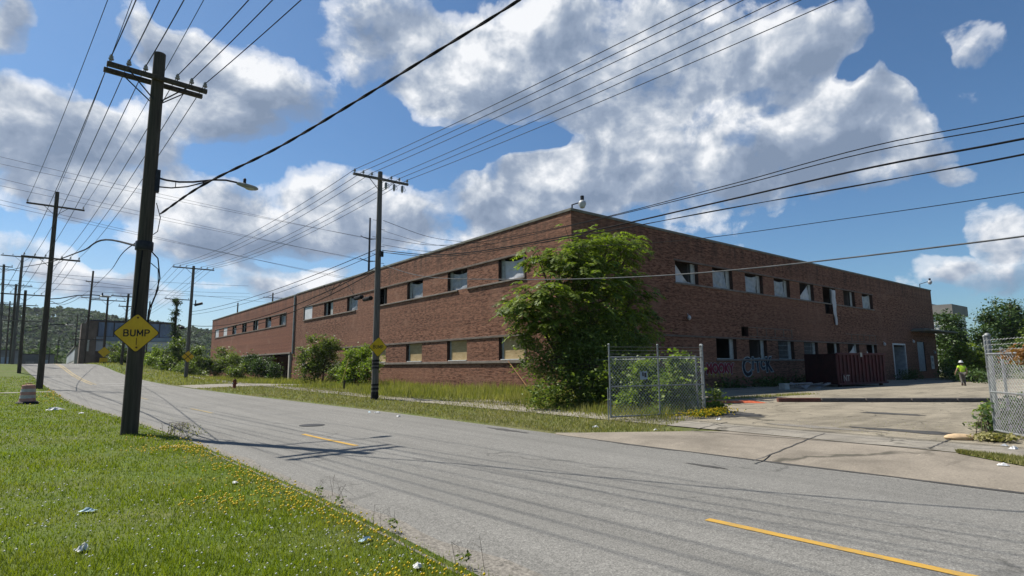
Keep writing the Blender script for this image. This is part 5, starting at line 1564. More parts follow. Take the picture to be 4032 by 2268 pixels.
# worn bare patch close to the road at the bottom
bare = ((X - 1.95) ** 2 / 0.35 + (Y - 3.35) ** 2 / 0.5 < 1) & (r.random(len(X)) < 0.75)
X, Y, D = X[~bare], Y[~bare], D[~bare]
P = np.stack([X, Y, gz(X, Y) - 0.004], 1)
tuft = 0.6 + 0.8 * (np.sin(X * 1.7 + 1.3 * np.sin(Y * 1.1)) * np.cos(Y * 1.9 + X) * 0.5 + 0.5)
hgt = (0.030 + 0.035 * r.random(len(X))) * tuft * (1 + 0.012 * D)
wid = 0.0045 + 0.0011 * D
blades('lawn_grass', P, hgt, wid, 'grass', 'mown green lawn grass left of the road', 'grass', 102, 0.9)
# rough verge on the right
r = np.random.default_rng(103)
X, Y, D = scatter(330000, 9, 105, r, 1.0)
rr_ = xr(Y)
ok = (X > rr_ + 0.02) & (X < 22.6) & in_view(X, Y) & (Y > 8.7) & ~((X < 17.5) & (Y < 9.8 - (13 - X) * 0.3) & (X > 12.5))
ok &= ~((X > 13.2) & (X < 14.55) & (Y < 44) & (r.random(len(X)) < np.clip(0.25 + 0.75 * np.sin(Y * 0.42 + 1.0) * np.sin(Y * 0.171), 0.0, 0.9)))
ok &= ~((Y > 49.2) & (Y < 54.3))
ok &= ~((X > 14.6) & (Y < 11.2)) & ~((X > 17.3) & (Y < 15.6))
ok &= ~((Y < 10.9) & (X < 13.2 - (Y - 8.2) * 1.1))
X, Y, D = X[ok], Y[ok], D[ok]
tall = (X > 15.0 + 1.2 * np.sin(Y * 0.35)) | (Y > 56)
P = np.stack([X, Y, gz(X, Y) - 0.005], 1)
s_ = ~tall
blades('verge_grass', P[s_], (0.045 + 0.06 * r.random(s_.sum())) * (1 + 0.008 * D[s_]), 0.006 + 0.0011 * D[s_], 'grass_verge', 'dry rough verge grass between road and pavement', 'grass', 104, 1.0)
q = P[tall]; ht = 0.25 + 0.38 * r.random(len(q)); ht *= np.interp(q[:, 0], [14, 17, 22.6], [0.45, 0.85, 1.1]) * (0.65 + 0.6 * (np.sin(q[:, 1] * 0.6) * np.sin(q[:, 0] * 1.1 + q[:, 1] * 0.2) * 0.5 + 0.5))
blades('tall_grass', q, ht, 0.010 + 0.0010 * D[tall], 'grass_tall', 'tall seeding grass growing along the factory front', 'grass', 105, 0.5)
# grass island by the right gate and tufts in the lot cracks
r = np.random.default_rng(106)
n = 16000; Y = r.random(n) * 6.4 - 3; xa = np.interp(Y, [-16, -6, 0.5, 2.3, 3.4], [10.7, 10.8, 11.3, 12.3, 13.05]); X = xa + (13.15 - xa) * r.random(n)
P = np.stack([X, Y, gz(X, Y) + 0.03], 1)
blades('island_grass', P, 0.04 + 0.05 * r.random(n), np.full(n, 0.018), 'grass_verge', 'small grass patch between driveway and pavement at the right', 'grass', 107, 0.9)
n = 2600; X = np.concatenate([24 + 8 * r.random(n // 2), 15 + 4 * r.random(n // 2)]); Y = np.where(np.arange(n) < n // 2, 15.2 + 0.25 * r.normal(size=n) - 0.08 * (X - 24), 5.9 + 1.2 * r.normal(size=n))
P = np.stack([X, Y, gz(X, Y) + 0.012], 1); keep = np.arange(n) < n // 2 + 160
blades('lot_weeds', P[keep], np.where(np.arange(n)[keep] < n // 2, 0.05 + 0.1 * r.random(keep.sum()), 0.03), np.where(np.arange(n)[keep] < n // 2, 0.025, 0.012), 'grass_tall', 'thin grass growing in the cracks of the yard paving', 'grass', 108, 0.8)


def flower_heads(name, P, s, mat, label):
    n = len(P); o6 = np.array([(1, 0, 0), (-1, 0, 0), (0, 1, 0), (0, -1, 0), (0, 0, .8), (0, 0, -.8)]); f8 = np.array([(0, 2, 4), (2, 1, 4), (1, 3, 4), (3, 0, 4), (2, 0, 5), (1, 2, 5), (3, 1, 5), (0, 3, 5)])
    V = (P[:, None, :] + o6[None] * s[:, None, None]).reshape(-1, 3); Fq = (f8[None] + (np.arange(n) * 6)[:, None, None]).reshape(-1, 3)
    return tag(mesh_np(name, V, Fq, M[mat]), label, 'flowers', kind='stuff')


r = np.random.default_rng(109)
X, Y, D = scatter(9000, 2.6, 26, r, 0.8)
dens = np.clip(np.sin(X * 1.1 + 2) * np.sin(Y * 0.8) * 0.5 + 0.62, 0, 1) * np.interp(D, [3, 7, 12, 26], [1, 0.75, 0.25, 0.12])
ok = (X < xl(Y) - 0.25) & in_view(X, Y) & (r.random(len(X)) < dens)
P = np.stack([X[ok], Y[ok], gz(X[ok], Y[ok]) + 0.05 + 0.03 * r.random(ok.sum())], 1)
flower_heads('clover_flowers', P, 0.0065 + 0.004 * r.random(ok.sum()) + 0.0005 * D[ok], 'petal_white', 'white clover flowers scattered through the lawn')
pts = []
for (cx, cy, sx, sy, n) in ((2.45, 10.5, .16, 1.6, 150), (2.55, 7.6, .16, 1.1, 170), (2.3, 13.6, .2, .9, 90), (2.68, 5.7, .12, .45, 45), (1.95, 14.0, .35, .35, 70), (1.9, 7.9, .22, .3, 40), (1.6, 8.3, .2, .25, 35), (2.15, 4.35, .14, .3, 60), (2.55, 3.95, .12, .35, 60), (1.8, 16.5, .4, .2, 12), (2.0, 9.5, .3, .8, 25), (0.2, 45, 0.4, 6, 120)):
    pts.append(np.stack([cx + sx * r.normal(size=n), cy + sy * r.normal(size=n)], 1))
pts = np.concatenate(pts); pts = pts[pts[:, 0] < xl(pts[:, 1]) - 0.02]
P = np.stack([pts[:, 0], pts[:, 1], gz(pts[:, 0], pts[:, 1]) + 0.05 + 0.05 * r.random(len(pts))], 1)
flower_heads('yellow_flowers', P, 0.008 + 0.006 * r.random(len(P)) + 0.0007 * np.hypot(P[:, 0], P[:, 1]), 'petal_yellow', 'yellow wildflowers lining the lawn edge by the road')
n = 420; X = 16.2 + 0.75 * r.normal(size=n); Y = 10.55 + 0.2 * r.normal(size=n)
P = np.stack([X, Y, gz(X, Y) + 0.06 + 0.2 * r.random(n)], 1)
flower_heads('gate_flowers', P, 0.018 + 0.012 * r.random(n), 'petal_yellow', 'yellow flowers under the open gate leaf')
bl = [(-0.7 + 0.35 * k, 0.02 * k, 0.1, 0.28, 0.2, 0.12) for k in range(5)]
plant('flower_bed_weeds', 'low green weeds holding the yellow flowers under the gate', 'weeds', (16.3, 10.55, 0.1), bl, 700, 50, 0.08, 0.06, 'leaf_vine', 60, 2, 0.006)

# ------------------------------------------------------------------ street things
# hydrant
t = thing('fire_hydrant', 'weathered red fire hydrant by the side driveway', 'fire hydrant', (10.6, 46.9, gzf(10.6, 46.9)), 0.4)
MB().lathe([(0.17, 0), (0.17, 0.04), (0.115, 0.05), (0.115, 0.46), (0.15, 0.47), (0.15, 0.51)], 16).build('barrel', M['hydrant_red'], t, True)
MB().lathe([(0.145, 0.511), (0.13, 0.6), (0.07, 0.67), (0.03, 0.69), (0.03, 0.74), (0.0, 0.74)], 16).build('bonnet', M['rust'], t, True)
for a, rr__, nm in ((-1.57, 0.075, 'nozzle_cap'), (0.0, 0.055, 'nozzle_cap'), (3.14, 0.055, 'nozzle_cap')):
    Mx = Matrix.Translation((0, 0, 0.36)) @ Matrix.Rotation(a, 4, 'Z') @ Matrix.Rotation(R(90), 4, 'Y')
    MB().lathe([(rr__ * 0.8, 0.1), (rr__, 0.14), (rr__, 0.19), (0.03, 0.195), (0.03, 0.23), (0, 0.23)], 12, Mx).build(nm, M['silver' if a > 3 else 'hydrant_red'], t, True)
# traffic barrel
t = thing('traffic_barrel', 'faded pink and white traffic barrel on a black base', 'traffic barrel', (-0.95, 36.6, gzf(-0.95, 36.6)), 0.2)
MB().lathe([(0.46, 0.0), (0.47, 0.05), (0.40, 0.11), (0.33, 0.12)], 18).build('rubber_base', M['rubber'], t, True)
zz = [0.12, 0.27, 0.42, 0.57, 0.72, 0.86]; rdz = [0.335, 0.325, 0.31, 0.30, 0.285, 0.27]
for k in range(5):
    MB().lathe([(rdz[k], zz[k]), (rdz[k] - 0.008, zz[k] + 0.02), (rdz[k + 1] - 0.004, zz[k + 1] - 0.02), (rdz[k + 1], zz[k + 1] - 0.001)], 18).build('stripe_band', M['barrel_white' if k % 2 else 'barrel_pink'], t, True)
MB().lathe([(0.27, 0.86), (0.25, 0.9), (0.1, 0.91), (0, 0.91)], 18).tube([(-0.12, 0, 0.9), (-0.1, 0, 0.97), (0.1, 0, 0.97), (0.12, 0, 0.9)], 0.02, 6).build('lid', M['barrel_pink'], t, True)
# leaning yellow marker
a = at(847 * SC, 995 * SC, Z=gzf(13.3, 33.8)); b = at(877 * SC, 905 * SC, Y=a.y - 0.3)
t = thing('marker_post', 'thin yellow marker post leaning to the right on the verge', 'marker post', (a.x, a.y, a.z))
MB().tube([(0, 0, -0.2), tuple(b - a)], [0.03, 0.035], 8).build('rod', M['marker_yellow'], t, True)
MB().tube([tuple((b - a) * 0.97), tuple((b - a) * 1.03)], 0.045, 8).build('cap', M['marker_yellow'], t, True)
# small standing stump by the verge
t = thing('timber_stump', 'short dark timber stump in the tall grass left of the factory pole', 'stump', (16.5, 40.5, gzf(16.5, 40.5)))
MB().tube([(0, 0, -0.1), (0.02, 0, 0.65)], [0.08, 0.075], 9).build('post', M['pole_dark'], t, True)

# dumpster in the shaded yard
th = R(-7.1)
t = thing('dumpster', 'dark red ribbed roll off dumpster lettered NT beside the yard wall', 'dumpster', (44.0, 18.0, gzf(47, 19)), th)
L, W_, H_ = 6.7, 2.4, 2.42
mb = MB().bbox(0, L, 0, 0.06, 0.2, H_, 0.01).bbox(0, L, W_ - 0.06, W_, 0.2, H_, 0.01).bbox(L - 0.06, L, 0.061, W_ - 0.061, 0.2, H_, 0.01).bbox(0.0, L, 0.061, W_ - 0.061, 0.2, 0.28, 0.01)
mb.build('body', M['dumpster'], t)
mb = MB()
for k in range(13): mb.bbox(0.25 + k * 0.5, 0.37 + k * 0.5, -0.09, -0.002, 0.3, H_ - 0.12, 0.012)
mb.build('side_ribs', M['dumpster'], t)
mb = MB().bbox(-0.05, L + 0.05, -0.11, 0.03, H_ - 0.1, H_ + 0.04, 0.012).bbox(-0.05, L + 0.05, -0.11, -0.002, 0.16, 0.3, 0.012); mb.build('rim_rail', M['dumpster'], t)
MB().bbox(-0.09, -0.01, 0.02, W_ - 0.02, 0.22, H_ - 0.02, 0.01).build('end_door', M['dumpster_shaded'], t)
mb = MB()
for k in range(4): mb.bbox(-0.15, -0.091, 0.3 + 0.55 * k, 0.4 + 0.55 * k, 0.3, H_ - 0.1, 0.01)
mb.build('door_ribs', M['dumpster_shaded'], t)
for x in (0.5, L - 0.5):
    MB().lathe([(0.1, -0.1), (0.1, 0.1)], 12, Matrix.Translation((x, 0.2, 0.1)) @ Matrix.Rotation(R(90), 4, 'X')).build('wheel', M['rubber'], t, True)
text_obj('NT', 0.62, M['board_grey'], t, Matrix.Translation((0.92, -0.115, 0.62)) @ WALLM, 0.01, 0.001, 'lettering')
MB().box(0.55, 1.32, -0.112, -0.003, 0.31, 0.93).build('letter_panel', M['dumpster'], t)
MB().bbox(3.0, 3.25, -0.13, -0.09, H_ - 0.25, H_ + 0.06, 0.01).build('latch', M['frame_paint'], t)

# broken boards heaped beside the dumpster
rr = random.Random(9)
bl_lab = ['pale broken board topmost in the heap beside the dumpster', 'long broken board at the front of the heap beside the dumpster', 'short crooked board leaning left in the heap by the dumpster', 'splintered board lying across the back of the heap by the dumpster', 'dark board half buried in the heap by the dumpster', 'flat board nearest the dumpster in the heap', 'narrow board sticking out at the right of the heap', 'bent board in the middle of the heap']
for k in range(8):
    cx, cy = 39.6 + rr.uniform(-1.5, 2.0), 18.6 + rr.uniform(-0.8, 0.8)
    L_ = rr.uniform(1.2, 2.4); o = MB().bbox(-L_ / 2, L_ / 2, -0.12, 0.12, -0.025, 0.025, 0.006).build('broken_board', M['board_grey'])
    o.location = (cx, cy, gzf(cx, cy) + 0.08 + 0.07 * (k % 5)); o.rotation_euler = (rr.uniform(-.35, .35), rr.uniform(-.22, .22), rr.uniform(-.7, .9))
    tag(o, bl_lab[k], 'board', 'broken boards heaped by the dumpster')
o = MB().bbox(-0.3, 0.3, -0.2, 0.2, 0, 0.36, 0.02).bbox(-0.31, 0.31, -0.21, 0.21, 0.361, 0.40, 0.01).build('small_crate', M['frame_paint']); o.location = (36.7, 18.3, gzf(36.7, 18.3) + 0.01); tag(o, 'small grey crate left of the board heap', 'crate')

# long timbers across the yard entrance
A0, B0 = Vector((24.4, 12.5, 0)), Vector((30.6, 6.2, 0)); d = (B0 - A0); nseg = 5
labs = ['reddish old beam at the left end of the timber row across the yard', 'second old beam from the left in the timber row', 'middle grey beam of the timber row across the yard', 'fourth beam of the timber row nearer the right gate', 'last beam of the timber row behind the right gate leaf']
for k in range(nseg):
    a = A0 + d * (k / nseg); b = A0 + d * ((k + 0.97) / nseg); c = (a + b) / 2; L_ = (b - a).length
    o = MB().bbox(-L_ / 2, L_ / 2, -0.13, 0.13, 0, 0.17, 0.015).build('timber_beam', M['timber_red' if k == 0 else 'timber_old'])
    o.location = (c.x, c.y, gzf(c.x, c.y) + 0.012); o.rotation_euler = (0, 0, math.atan2(d.y, d.x) + rr.uniform(-.02, .02))
    tag(o, labs[k], 'beam', 'timber beams laid across the yard entrance')
# crumpled orange mesh, tan stone
def crumple(name, w, l, h, mat, label, cat, loc, rz_=0, seed=1, group=None, n=9):
    r_ = random.Random(seed); vs = []; fs = []
    for j in range(n):
        for i in range(n):
            u, v = i / (n - 1) - 0.5, j / (n - 1) - 0.5
            e = 1 - (abs(u) * 2) ** 3; e2 = 1 - (abs(v) * 2) ** 3
            vs.append((u * w * r_.uniform(.8, 1.1), v * l * r_.uniform(.8, 1.1), 0.006 + h * max(0, e) * max(0, e2) * r_.uniform(0.25, 1.0)))
    for j in range(n - 1):
        for i in range(n - 1): q = j * n + i; fs.append((q, q + 1, q + n + 1, q + n))
    o = MB().add(vs, fs).build(name, M[mat]); o.location = loc; o.rotation_euler = (0, 0, rz_)
    return tag(o, label, cat, group)


crumple('orange_netting', 2.6, 0.9, 0.12, 'orange_mesh', 'crumpled orange safety netting on the yard paving behind the gate', 'netting', (22.6, 13.6, gzf(22.6, 13.6) + 0.012), -0.7, 2)
q = (15.35, 3.92)
o = MB().ball((0, 0, 0.06), 0.2, 14, 8, (1.5, 0.75, 0.42)).ball((0.16, 0.03, 0.05), 0.13, 12, 8, (1, 0.9, 0.5)).build('tan_stone', M['stone_tan'], None, True); o.location = (*q, gzf(*q)); o.rotation_euler = (0, 0, -0.9); tag(o, 'tan lump of stone on the yard edge near the right gate', 'stone')

# litter
lit = [((0.12, 30.6), 0.85, 0.45, 0.22, 'litter', 'large white rag lying on the lawn beyond the near pole', 0.3), ((0.9, 27.6), 0.3, 0.2, 0.08, 'litter', 'small white scrap on the lawn right of the white rag', 0.2)]
for u, v, w, l, h, mt, lab in ((345, 2015, .24, .11, .07, 'litter_blue', 'pale blue face mask lying in the lawn'), (325, 2168, .15, .12, .10, 'litter', 'crumpled clear plastic bag in the near lawn'), (925, 1903, .16, .1, .04, 'litter', 'flat white wrapper among the yellow flowers'), (685, 1760, .2, .1, .04, 'litter', 'pale wrapper near the foot of the dark pole'),
                              (1440, 2128, .22, .06, .05, 'litter_blue', 'clear plastic tube near the asphalt edge'), (1645, 2234, .13, .1, .08, 'litter', 'crumpled white tissue at the bottom lawn edge')):
    p = at(u, v, Z=0.05); lit.append(((p.x, p.y), w, l, h, mt, lab, 0.6))
for u, v, w, mt, lab in ((1487, 1618, .5, 'litter', 'white paper cup tilted on the kerb left of the factory pole shadow'), (1570, 1632, .45, 'litter', 'white carton lying on the kerb below the factory pole'), (1455, 1617, .35, 'litter_blue', 'bluish crumpled wrapper on the kerb'), (2345, 1680, .4, 'litter', 'white paper on the verge left of the gate leaf'), (2580, 1693, .3, 'litter', 'small white scrap on the verge below the gate leaf'),
                         (2210, 1620, .3, 'litter', 'white scrap beside the pavement before the corner bush'), (1560, 1555, .4, 'litter', 'white bottle in the dry grass right of the factory pole'), (2830, 1655, .5, 'litter', 'white crumpled bag at the foot of the gate flowers'), (3955, 1758, .3, 'litter', 'white scrap in the grass patch at the right'), (3950, 1830, .35, 'litter', 'crumpled white paper low in the grass patch at the right'), (3990, 1770, .5, 'litter', 'white plank scrap below the right gate leaf'),
                         (640, 1481, .6, 'litter', 'white bag by the hedge pole verge'), (800, 1515, .5, 'litter', 'white scrap in the verge beyond the hydrant')):
    p = at(u, v, Z=0.1); lit.append(((p.x, p.y), w * 0.6, w * 0.32, w * 0.22, mt, lab, 0.8))
for k, ((x, y), w, l, h, mt, lab, rz_) in enumerate(lit):
    crumple('litter_scrap', w * 0.75, l * 0.8, h * 0.6, mt, lab, 'litter', (x, y, gzf(x, y) + 0.02), rz_ + k, 200 + k, 'litter scattered on the grass', 6)

# ------------------------------------------------------------------ worker
def worker(loc, rz_):
    t = thing('person', 'worker in a lime shirt and white hard hat walking away across the yard', 'person', loc, rz_)
    # local: faces -Y(away handled by rotation); metres
    J = {'pel': (0, 0, .96, .165, .12), 'wst': (0, 0.0, 1.10, .155, .115), 'chs': (0, .01, 1.32, .185, .13), 'nck': (0, .01, 1.49, .065, .06), 'hd0': (0, -.01, 1.60, .085, .095), 'hd1': (0, -.01, 1.72, .08, .095),
         'shl': (-.20, .01, 1.42, .075, .07), 'ell': (-.285, .05, 1.16, .05, .05), 'wrl': (-.29, -.04, .93, .033, .033), 'shr': (.20, .01, 1.42, .075, .07), 'elr': (.31, .03, 1.17, .05, .05), 'wrr': (.40, -.05, .95, .033, .033),
         'hpl': (-.095, 0, .90, .105, .105), 'knl': (-.11, -.10, .50, .068, .068), 'anl': (-.10, .04, .10, .048, .05), 'tol': (-.11, -.12, .045, .045, .04),
         'hpr': (.095, 0, .90, .105, .105), 'knr': (.10, .03, .49, .068, .068), 'anr': (.10, .22, .14, .048, .05), 'tor': (.11, .09, .05, .045, .04)}
    E_ = [('pel', 'wst'), ('wst', 'chs'), ('chs', 'nck'), ('nck', 'hd0'), ('hd0', 'hd1'), ('chs', 'shl'), ('shl', 'ell'), ('ell', 'wrl'), ('chs', 'shr'), ('shr', 'elr'), ('elr', 'wrr'), ('pel', 'hpl'), ('hpl', 'knl'), ('knl', 'anl'), ('anl', 'tol'), ('pel', 'hpr'), ('hpr', 'knr'), ('knr', 'anr'), ('anr', 'tor')]

    def skin(name, keys, edges, mat, grow=0.0, parent=t, extra=None, root=None, over=None):
        ks = list(keys); pts = [J[k][:3] for k in ks]
        if over: pts = [over.get(k, J[k])[:3] for k in ks]
        me = bpy.data.meshes.new(name); me.from_pydata(pts, [(ks.index(a), ks.index(b)) for a, b in edges], [])
        o = bpy.data.objects.new(name, me); COL.objects.link(o)
        sk = o.modifiers.new('skin', 'SKIN'); o.modifiers.new('sub', 'SUBSURF').levels = 1
        o.modifiers['sub'].render_levels = 1
        for i, k in enumerate(ks):
            v = me.skin_vertices[0].data[i]; rr_ = (over or {}).get(k, J[k])
            v.radius = (rr_[3] + grow, rr_[4] + grow); v.use_root = (k == (root or ks[0]))
        dg = bpy.context.evaluated_depsgraph_get(); dg.update()
        m2 = bpy.data.meshes.new_from_object(o.evaluated_get(dg)); bpy.data.objects.remove(o); bpy.data.meshes.remove(me)
        return link_mesh(name, m2, M[mat], parent, True)
    # fingers join the body surface as extra joints
    for s, w in (('l', 'wrl'), ('r', 'wrr')):
        x, y, z = J[w][:3]; J['pm' + s] = (x + (-.005 if s == 'l' else .015), y - .02, z - .07, .038, .02); E_.append((w, 'pm' + s))
        px, py, pz = J['pm' + s][:3]
        for i, (dy, ln) in enumerate(((-.03, .075), (-.01, .085), (.01, .08), (.03, .06))):
            J[f'f{i}{s}'] = (px, py + dy, pz - .045, .0095, .0095); J[f'g{i}{s}'] = (px + (-.012 if s == 'r' else .012), py + dy, pz - .045 - ln * .6, .008, .008); E_ += [('pm' + s, f'f{i}{s}'), (f'f{i}{s}', f'g{i}{s}')]
        J['t' + s] = (px, py - .05, pz + .005, .011, .011); J['u' + s] = (px, py - .062, pz - .035, .009, .009); E_ += [('pm' + s, 't' + s), ('t' + s, 'u' + s)]
    skin('body', J.keys(), E_, 'skin', 0, root='pel')
    # clothes follow the body
    ov = {'elS': None}
    J['sll'] = (-.255, .035, 1.26, .072, .068); J['slr'] = (.27, .022, 1.26, .072, .068); J['nkb'] = (0, .012, 1.455, .09, .075); J['hem'] = (0, 0, .93, .185, .14)
    skin('shirt', ['hem', 'wst', 'chs', 'nkb', 'shl', 'sll', 'shr', 'slr'], [('hem', 'wst'), ('wst', 'chs'), ('chs', 'nkb'), ('chs', 'shl'), ('shl', 'sll'), ('chs', 'shr'), ('shr', 'slr')], 'hivis', 0.022, root='hem')
    skin('trousers', ['pel', 'hpl', 'knl', 'anl', 'hpr', 'knr', 'anr'], [('pel', 'hpl'), ('hpl', 'knl'), ('knl', 'anl'), ('pel', 'hpr'), ('hpr', 'knr'), ('knr', 'anr')], 'trousers', 0.022, root='pel')
    for s in 'lr':
        J['hl' + s] = (J['an' + s][0], J['an' + s][1] + .05, J['an' + s][2] - .045, .05, .05)
        skin('boot', ['hl' + s, 'an' + s, 'to' + s], [('hl' + s, 'an' + s), ('hl' + s, 'to' + s)], 'boots', 0.016, root='hl' + s)
    hx_, hy_, hz_ = 0, -.01, 1.70
    MB().ball((hx_, hy_ + .02, hz_ - .03), .105, 14, 8, (0.98, 1.02, .95)).build('hair', M['hair'], t, True)
    MB().lathe([(.175, 0), (.178, .012), (.135, .022), (.13, .08), (.095, .135), (.04, .155), (0, .158)], 18, Matrix.Translation((hx_, hy_ - .01, hz_ + .005))).bbox(-.015, .015, -.1, .1, .15, .172, .005, Matrix.Translation((hx_, hy_, hz_))).build('hard_hat', M['helmet'], t, True)
    mb = MB()
    for s_ in (-1, 1): mb.ball((s_ * .03, -.098, 1.655), .011, 8, 6)
    mb.ball((0, -.112, 1.63), .016, 8, 6, (.8, 1, 1.3)).build('face', M['skin'], t, True)
    return t


pp = at(2424 * SC, 971 * SC, Z=0.02)
worker((pp.x, pp.y, gzf(pp.x, pp.y) + 0.016), math.atan2(pp.y, pp.x) + R(90) + 0.25)

# ------------------------------------------------------------------ far buildings
fb = thing('warehouse', 'long warehouse with blue upper glazing beyond the hedge', 'building', (4.4, 140, 1.0))
MB().box(0, 14.8, 0, 40, -1, 10.1).build('wall', M['brick_brown'], fb)
MB().box(-0.3, 15.1, -0.3, 40, 10.1, 10.35).build('roof', M['frame_dark'], fb)
for k in range(5):
    w = MB().box(1.7 + k * 2.62, 4.1 + k * 2.62, -0.12, -0.02, 7.1, 9.9).build('window', M['glass_blue'], fb)
    MB().box(1.6 + k * 2.62, 1.7 + k * 2.62, -0.16, -0.02, 7.05, 9.95).build('mullion', M['frame_dark'], w)
MB().box(1.4, 14.8, -0.5, -0.03, 6.2, 7.0).build('sloped_sill', M['steel_blue'], fb)
MB().box(1.5, 14.8, -0.3, -0.03, 4.2, 6.15).build('white_panels', M['white_siding'], fb)
MB().box(-1.2, 1.2, -6, -0.02, -1, 9.2).build('brick_pier', M['brick_brown'], fb)
MB().box(-0.4, 0.2, -6.1, -6.01, 4.0, 6.2).build('pale_sign', M['pale_facade'], fb)
# trucks parked by the warehouse are hidden by the hedge; pale facade follows beyond
pf = thing('pale_building', 'long pale shop front beyond the crest of the road', 'building', (2.9, 150, 1.0))
MB().box(0, 14, 0, 120, -1, 5.2).build('wall', M['pale_facade'], pf)
MB().box(-0.25, 14, -0.25, 120, 5.2, 5.5).build('coping', M['coping'], pf)
for k in range(10):
    MB().box(-0.06, -0.005, 2 + k * 11, 10.5 + k * 11, 2.5, 4.6).build('window', M['whiteboard'], pf)
    MB().box(-0.06, -0.005, 3 + k * 11, 9 + k * 11, 0.2, 1.9).build('shop_window', M['frame_dark'], pf)
for (x, y, w, d_, h, lab, mt) in ((-16, 175, 9, 20, 5.0, 'dark flat roofed shed at the far left beyond the lawn', 'dark_shed'), (-7.5, 190, 7.0, 20, 4.4, 'low grey shed left of the crest of the road', 'dark_shed'), (-30, 185, 14, 20, 6.2, 'larger dark shed at the left picture edge', 'dark_shed')):
    t = thing('far_shed', lab, 'shed', (x, y, 1.0), 0, 'sheds beyond the lawn')
    MB().box(0, w, 0, d_, -1, h).build('wall', M[mt], t); MB().box(-0.2, w + 0.2, -0.2, d_, h, h + 0.2).build('roof', M['frame_dark'], t)
    MB().box(w * 0.2, w * 0.45, -0.05, -0.005, 0.5, h * 0.6).build('door', M['frame_paint'], t); MB().box(w * 0.6, w * 0.85, -0.05, -0.005, h * 0.4, h * 0.7).build('window', M['steel_blue'], t)
t = thing('parked_car', 'white car far beyond the crest of the road', 'car', (-0.9, 145, 1.25), 0.1)
mb = MB().prism([(-0.85, 0.25), (0.85, 0.25), (0.88, 0.8), (0.68, 0.95), (0.58, 1.42), (-0.58, 1.42), (-0.68, 0.95), (-0.88, 0.8)], -2.1, 2.1); mb.build('body', M['car_white'], t)
MB().prism([(-0.6, 0.98), (0.6, 0.98), (0.52, 1.36), (-0.52, 1.36)], -2.12, -2.101).build('windscreen', M['frame_dark'], t)
for s_ in (-1, 1):
    for yy in (-1.3, 1.3): MB().lathe([(0.32, -0.1), (0.32, 0.1)], 14, Matrix.Translation((s_ * 0.8, yy, 0.3)) @ Matrix.Rotation(R(90), 4, 'Y')).build('wheel', M['rubber'], t)
# white building behind the yard trees and a second block
p0 = at(2408 * SC, 900 * SC, Y=32); 
t = thing('white_building', 'white walled building behind the yard trees', 'building', (p0.x - 1, 32, 0))
MB().box(0, 9, 0, 30, -1, 10.6).build('wall', M['white_siding'], t); MB().box(-0.4, 9.4, -0.4, 30, 10.6, 12.4).build('roof', M['red_gable'], t)
MB().box(-0.06, -0.01, 2, 26, 5.2, 5.5).box(-0.06, -0.01, 2, 26, 8.4, 8.7).build('siding_seam', M['steel_blue'], t)
p1_ = at(2362 * SC, 900 * SC, Y=36)
t = thing('grey_block', 'grey roof block showing past the end of the factory', 'building', (p1_.x - 2, 36, 0))
MB().box(0, 16, 0, 20, -1, 12.4).build('wall', M['pale_facade'], t); MB().box(-0.3, 16.3, -0.3, 20, 12.4, 13.0).build('roof', M['red_gable'], t)

# ------------------------------------------------------------------ hill
hp_a = [-40, -20, -8, -4, -2, 0, 1.5, 3, 4.5, 7, 9, 11, 14, 18, 25]     # degrees from +Y
hp_e = [0.070, 0.078, 0.080, 0.082, 0.081, 0.082, 0.081, 0.076, 0.070, 0.066, 0.060, 0.056, 0.048, 0.036, 0.01]
rows = []; D0, D1 = 420, 700
def hill_z(a, d):
    e = float(np.interp(a, hp_a, hp_e)) - 0.012
    top = EYE + e * D1; t_ = sstep((d - D0) / (D1 - D0))
    return 0.9 + (top - 0.9) * float(t_) + 4 * math.sin(a * 0.9 + d * 0.01) * float(t_) * (1 - float(t_)) * 2
for a in np.arange(-42, 27, 1.0):
    rows.append([(math.sin(R(a)) * d, math.cos(R(a)) * d, hill_z(a, d)) for d in np.linspace(D0, D1 + 160, 14)])
M['hill'] = mottled('hill_ground', (0.05, 0.075, 0.03), 0.3, 0.05, 0.95)
strip_mesh('hill', rows, M['hill'])
r = np.random.default_rng(300); C = []
for k in range(2600):
    a = r.uniform(-22, 22); d = D0 + (D1 - D0 + 20) * r.random() ** 0.8; z = hill_z(a, d)
    c = np.array([math.sin(R(a)) * d, math.cos(R(a)) * d, z + r.uniform(3, 6.5)]); s = r.uniform(3.0, 5.2)
    q = r.normal(size=(34, 3)); q /= np.linalg.norm(q, axis=1)[:, None]; q[:, 2] = np.abs(q[:, 2]) * 0.9 - 0.15
    C.append(c + q * s * (0.75 + 0.3 * r.random((34, 1))))
C = np.concatenate(C); V, Fq = leaf_quads(C, 2.6, 0.5, 0.8, r)
tag(mesh_np('hillside_forest', V, Fq, M['leaf_hill']), 'wooded hillside rising beyond the end of the street', 'forest', kind='stuff')
r = np.random.default_rng(301); C = []
for k in range(150):
    a = r.uniform(-9, 9); d = r.uniform(260, 400)
    c = np.array([math.sin(R(a)) * d, math.cos(R(a)) * d, 1 + r.uniform(2, 6)]); s = r.uniform(3, 5)
    q = r.normal(size=(60, 3)); q /= np.linalg.norm(q, axis=1)[:, None]; C.append(c + q * s * (0.6 + 0.4 * r.random((60, 1))))
C = np.concatenate(C); V, Fq = leaf_quads(C, 1.6, 0.5, 0.8, r)
tag(mesh_np('valley_trees', V, Fq, M['leaf_far']), 'mass of trees at the foot of the hill', 'trees', kind='stuff')

